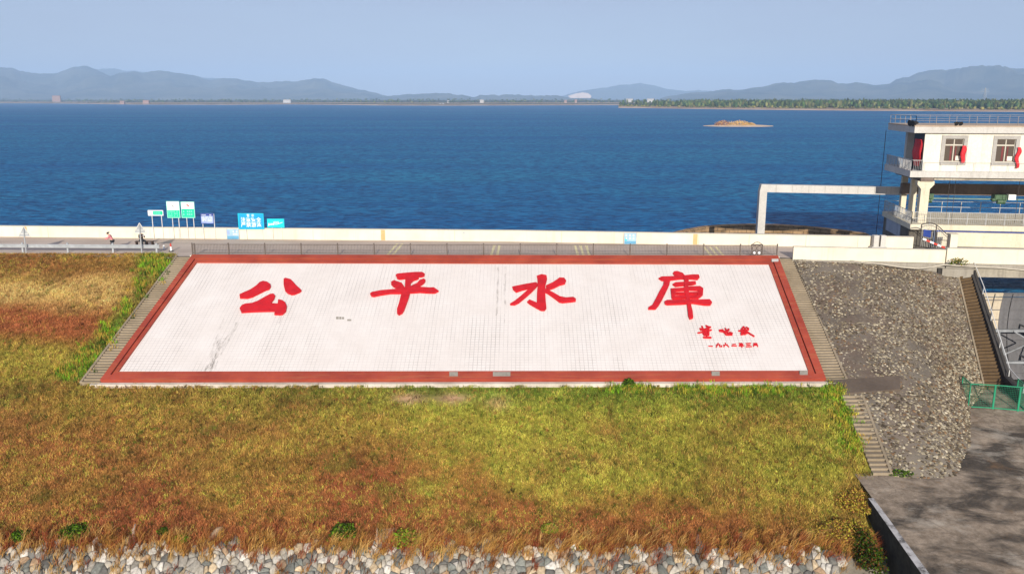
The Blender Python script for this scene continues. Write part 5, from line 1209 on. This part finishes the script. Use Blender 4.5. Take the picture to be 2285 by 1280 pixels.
lineR = [(1380,241),(1440,241.5),(1500,242.5),(1600,244),(1740,245.5),(1900,247),(2100,248.5),(2285,250),(2600,252)]
land('right_shore', lineR, 700, 7, M['far_land'])
land('right_beach', lineR, 85, 3.0, M['beach'], WATER_Z+.3)
def wood(name, line, d0, d1, n, hmin, hmax, pal_, label, wr_=.55, dens=None):
    C, Rr, K = [], [], []
    Ls = [atz(x, y, WATER_Z) for x, y in line]
    while len(C) < n:
        t_ = rng.random(); x = rng.uniform(line[0][0], line[-1][0]); 
        if dens is not None and rng.random() > dens(x): continue
        y = np.interp(x, [l[0] for l in line], [l[1] for l in line]); p = atz(x, y, WATER_Z); d = d0+(d1-d0)*rng.random()**1.2; q = np.array([p[0]*(1+d/p[1]), p[1]+d, WATER_Z+1.5+d*.008])
        h = rng.uniform(hmin, hmax); q[2] += h*.5; C.append(q); Rr.append(h*.5); K.append(pal_[rng.integers(0,len(pal_))]*rng.uniform(.6,1.3))
    C = np.array(C); Rr = np.array(Rr); V1, F1 = ico(1); nv = len(V1); out = np.zeros((n, nv, 3), np.float32); cl = np.zeros((n, nv, 3), np.float32)
    for i in range(n):
        v = V1*(1+rng.normal(0,.22,(nv,1)))*np.array([wr_, wr_, 1.0])*Rr[i]; out[i] = v+C[i]; cl[i] = K[i]*np.clip(1+rng.normal(0,.3,(nv,1)), .3, 2)
    o = np_mesh(name, out.reshape(-1,3), (F1[None]+(np.arange(n)*nv)[:,None,None]).reshape(-1), np.full(n*len(F1), 3), M['leaf'], cl.reshape(-1,3))
    return stuff(o, label, 'trees')
FP = np.array([lin((86,110,56)), lin((108,122,64)), lin((70,94,58)), lin((124,126,76)), lin((74,88,50))])
wood('shore_wood', lineR, 75, 480, 9000, 4, 13, FP, 'belt of green trees along the far right shore', .5, lambda x: np.interp(x, [1380,1470,1560,1700,2285,2600], [.02,.12,.55,.9,1,1]))
wood('shore_wood', lineR, 50, 100, 520, 2, 5, np.array([lin((150,140,80)), lin((120,120,60)), lin((100,110,60))]), 'low scrub behind the sandy right shore', 1.2)
wood('shore_wood', lineL, 450, 1900, 1500, 3, 7, FP*.8, 'distant low woods behind the far left and middle shore', 1.6)
# island
isl = [(1556,282.3),(1600,281.6),(1650,281.2),(1700,281.2),(1740,281.8)]
P_ = [atz(x, y, WATER_Z) for x, y in isl]; c_ = sum(P_)/len(P_)
V, F = [], []; n = 40
for j, (f_r, z) in enumerate(((1.0,-.4),(.9,.25),(.6,.7),(.2,1.0))):
    for k in range(n):
        a = 2*math.pi*k/n; V.append((c_[0]+23.5*f_r*math.cos(a)*(1+.08*math.sin(3*a)), c_[1]+14*f_r*math.sin(a)*(1+.1*math.cos(2*a)), WATER_Z+z))
for j in range(3):
    for k in range(n): F.append((j*n+k, j*n+(k+1)%n, (j+1)*n+(k+1)%n, (j+1)*n+k))
F.append(tuple(3*n+k for k in range(n))); m = MB(); m.add(V, F); struct(m.build('island', landmat('island_sand', (.55,.40,.26), (.66,.50,.34), (.72,.58,.42), .15)))
for k, (x, w_, h_, lab, pp) in enumerate(((1606,5.2,3.6,'grey brown bare bush on the small island, the left one',(PAL['brown'],PAL['straw']*.7,PAL['rust']*.6)),(1642,6.2,3.6,'golden bush on the small island, the middle one',(PAL['gold'],PAL['olive'],PAL['straw'])),(1664,4.0,2.2,'low yellowish bush at the right end of the island scrub',(PAL['gold']*.8,PAL['olive'])))):
    q = atz(x, 281, WATER_Z); shrub((q[0], c_[1]-2, WATER_Z+.5), (w_, w_*.7, h_*.85), 520, .42, (np.array(pp)*.75+.05)*1.9, lab, 90+k, 'island_bush', 'bush', 'bushes on the island')
# far houses
hpx = ((982,235,5,'white house at the water edge of the middle shore, the left of a pair','w'),(989,234.5,4,'white house at the water edge of the middle shore, the right of a pair','w'),(1000,228,6,'low pale building among trees above the pair of white shore houses','w'),(1075,226,14,'long white building on the middle far shore','w'),(1262,227,9,'small pinkish building on the shore left of the quarry','p'),
    (1285,226,8,'pinkish building right next to the small pinkish one on the shore','p'),(1405,224,24,'long pale shed on the far shore, left one of two','w'),(1452,224,26,'long pale shed on the far shore, right one of two','w'),(640,226,28,'long white shed on the left far shore','w'),(325,227.5,22,'reddish building row on the left far shore','p'),(272,229,16,'small reddish houses left of the reddish row','p'),(125,218,30,'pale pink building block at the foot of the left hills','p'),(1555,238.5,5,'tiny white hut on the right spit','w'))
M['far_white'] = plain('far_white_wall', (.45,.43,.41), .8, 0, .05); M['far_pink'] = plain('far_pink_wall', (.30,.20,.17), .8, 0, .1); M['far_roof'] = plain('far_roof', (.40,.24,.20), .8, 0, .2)
for (x, y, wpx, lab, kd) in hpx:
    dist = 1900 if y > 236 else (2450 if y > 232 else (2900 if y > 222 else 4200)); q = aty(x, y, dist); sc = dist/1900; wd = wpx*sc*.6; hh = 3.2 if y > 222 else 7
    hs_ = thing('far_house', q, lab, 'house', 'houses on the far shores'); zb = q[2]-(6 if y > 222 else 26)
    MB().box(q[0]-wd/2, q[0]+wd/2, q[1], q[1]+9, zb, q[2]+hh).build('wall', M['far_white'] if kd == 'w' else M['far_pink'], hs_)
    MB().add([(q[0]-wd/2-.5,q[1]-.6,q[2]+hh+.02),(q[0]+wd/2+.5,q[1]-.6,q[2]+hh+.02),(q[0]+wd/2+.5,q[1]+9.6,q[2]+hh+.02),(q[0]-wd/2-.5,q[1]+9.6,q[2]+hh+.02),(q[0]-wd/2-.5,q[1]+4.5,q[2]+hh+2.4),(q[0]+wd/2+.5,q[1]+4.5,q[2]+hh+2.4)], [(0,1,5,4),(2,3,4,5),(1,2,5),(3,0,4),(3,2,1,0)]).build('roof', M['far_roof'] if kd == 'p' else M['far_white'], hs_)
# power pylon
q = aty(2197, 216, 1700); py_ = thing('power_pylon', q, 'faint lattice power pylon rising above the right shore trees', 'pylon'); zt = aty(2197, 196, 1700)[2]; zb = q[2]-14
for sx in (-1, 1):
    for sy in (-1, 1): MB().bar((q[0]+3.2*sx, 1700+3.2*sy, zb), (q[0]+.3*sx, 1700+.3*sy, zt), .45, .45).build('leg', M['galv'], py_)
m = MB()
for zz, wd in ((zt-3,7),(zt-7,9)): m.bar((q[0]-wd,1700,zz), (q[0]+wd,1700,zz), .5, .5)
m.build('cross_arm', M['galv'], py_)
# hills
def hillmat(name, a, b):
    t = NT(name); n = t.noise(t.pos((.0028,.0028,.004)), 1.0, 7, .62); return t.done(t.ramp(n, [(.35, a), (.68, b)]), .95, .05)
def hill(name, prof, D, depth, seed, mat, n=420, nt_=44, zb=-10):
    xs_ = np.linspace(prof[0][0], prof[-1][0], n); ysil = np.interp(xs_, [p[0] for p in prof], [p[1] for p in prof])
    ysil = ysil + (fbm(xs_*.035, xs_*0+seed, seed, 5)-.5)*9
    tt = np.linspace(-1, 1, nt_); V = np.zeros((nt_, n, 3))
    P0 = np.array([aty(x, y, D) for x, y in zip(xs_, ysil)]); H = np.maximum(P0[:,2]-zb, 1.0)
    for j, t_ in enumerate(tt):
        Xw = P0[:,0]*(1+depth*t_/D); Yw = D+depth*t_
        sp = fbm(Xw*.0022, np.full(n, Yw*.0009), seed+5, 5); fall = (1-abs(t_)**1.25)
        k = np.clip(fall*(1+(sp-.5)*1.5*(1-abs(fall*2-1)) ), 0, 1)*(1 if t_ > -.06 else (.80+.2*fall)+ (sp-.5)*.95*min(1, -t_*4)*fall)
        V[j] = np.stack([Xw, np.full(n, Yw), zb+H*np.minimum(k, 1.0)], -1)
    I = (np.arange(nt_-1)[:,None]*n + np.arange(n-1)[None,:]).ravel(); F = np.stack([I, I+1, I+n+1, I+n], -1)
    return struct(np_mesh(name, V.reshape(-1,3), F.ravel(), np.full(len(F), 4), mat, None, True))
M['hill'] = hillmat('hill_woods', (.015,.030,.018), (.13,.13,.085)); M['hill_far'] = hillmat('far_hill_woods', (.03,.05,.03), (.06,.07,.04))
hill('hill_range', [(-700,165),(-400,150),(-150,158),(0,152),(30,153),(60,160),(120,165),(150,155),(168,148),(195,150),(215,158),(245,171),(260,166),(300,163),(360,162),(400,164),(440,172),(470,180),(500,175),(540,178),(580,182),(615,181),(650,180),(690,177),(720,177),(750,185),(790,196),(830,206),(860,213),(900,219),(960,224)], 9400, 2000, 3, M['hill'])
hill('hill_range', [(-200,172),(0,168),(140,160),(240,152),(300,160),(420,172),(560,186),(700,196),(800,210),(860,220)], 12800, 1800, 9, M['hill_far'])
hill('hill_range', [(760,224),(860,214),(900,211),(940,211),(970,208),(1000,209),(1040,213),(1080,214),(1120,212),(1180,213),(1240,215),(1300,217),(1360,224)], 8200, 1200, 14, M['hill'])
hill('hill_range', [(1120,224),(1200,216),(1240,214),(1290,206),(1330,198),(1380,190),(1430,186),(1460,189),(1490,197),(1530,202),(1560,200),(1640,206),(1720,222)], 12600, 1800, 21, M['hill_far'])
hill('hill_range', [(1460,224),(1520,210),(1560,207),(1600,202),(1640,201),(1700,197),(1740,187),(1760,184),(1790,182),(1820,178),(1850,182),(1870,188),(1910,185),(1950,190),(1980,188),(2010,175),(2050,162),(2070,158),(2130,155),(2180,150),(2250,149),(2285,153),(2500,165),(2800,150),(3000,190)], 8200, 1900, 27, M['hill'])
# quarry scar below the middle hill
q = [aty(x, y, 6300) for x, y in ((1268,214),(1285,209),(1300,206.5),(1312,208),(1320,214),(1318,219),(1272,219))]
m = MB().prism(q, (0, 30, 0)); struct(m.build('quarry_scar', plain('quarry_rock', (.55,.46,.42), .9, 0, .15, scale=.02)))

# ------------------------------------------------------------------ HAZE
hz = MB().box(-15400, 15400, -600, 15900, -17.5, 520).build('haze', None)
hz['kind'] = 'stuff'; hz['label'] = 'pale blue air haze over the lake and hills'; hz['category'] = 'haze'
hm = bpy.data.materials.new('air_haze'); hm.use_nodes = True; ht = hm.node_tree; ht.nodes.clear()
ho = ht.nodes.new('ShaderNodeOutputMaterial'); hv = ht.nodes.new('ShaderNodeVolumePrincipled'); hv.inputs['Color'].default_value = (.46,.67,1.0,1); hv.inputs['Density'].default_value = 1/8600
hv.inputs['Anisotropy'].default_value = -0.2; ht.links.new(hv.outputs[0], ho.inputs['Volume']); hz.data.materials.append(hm)
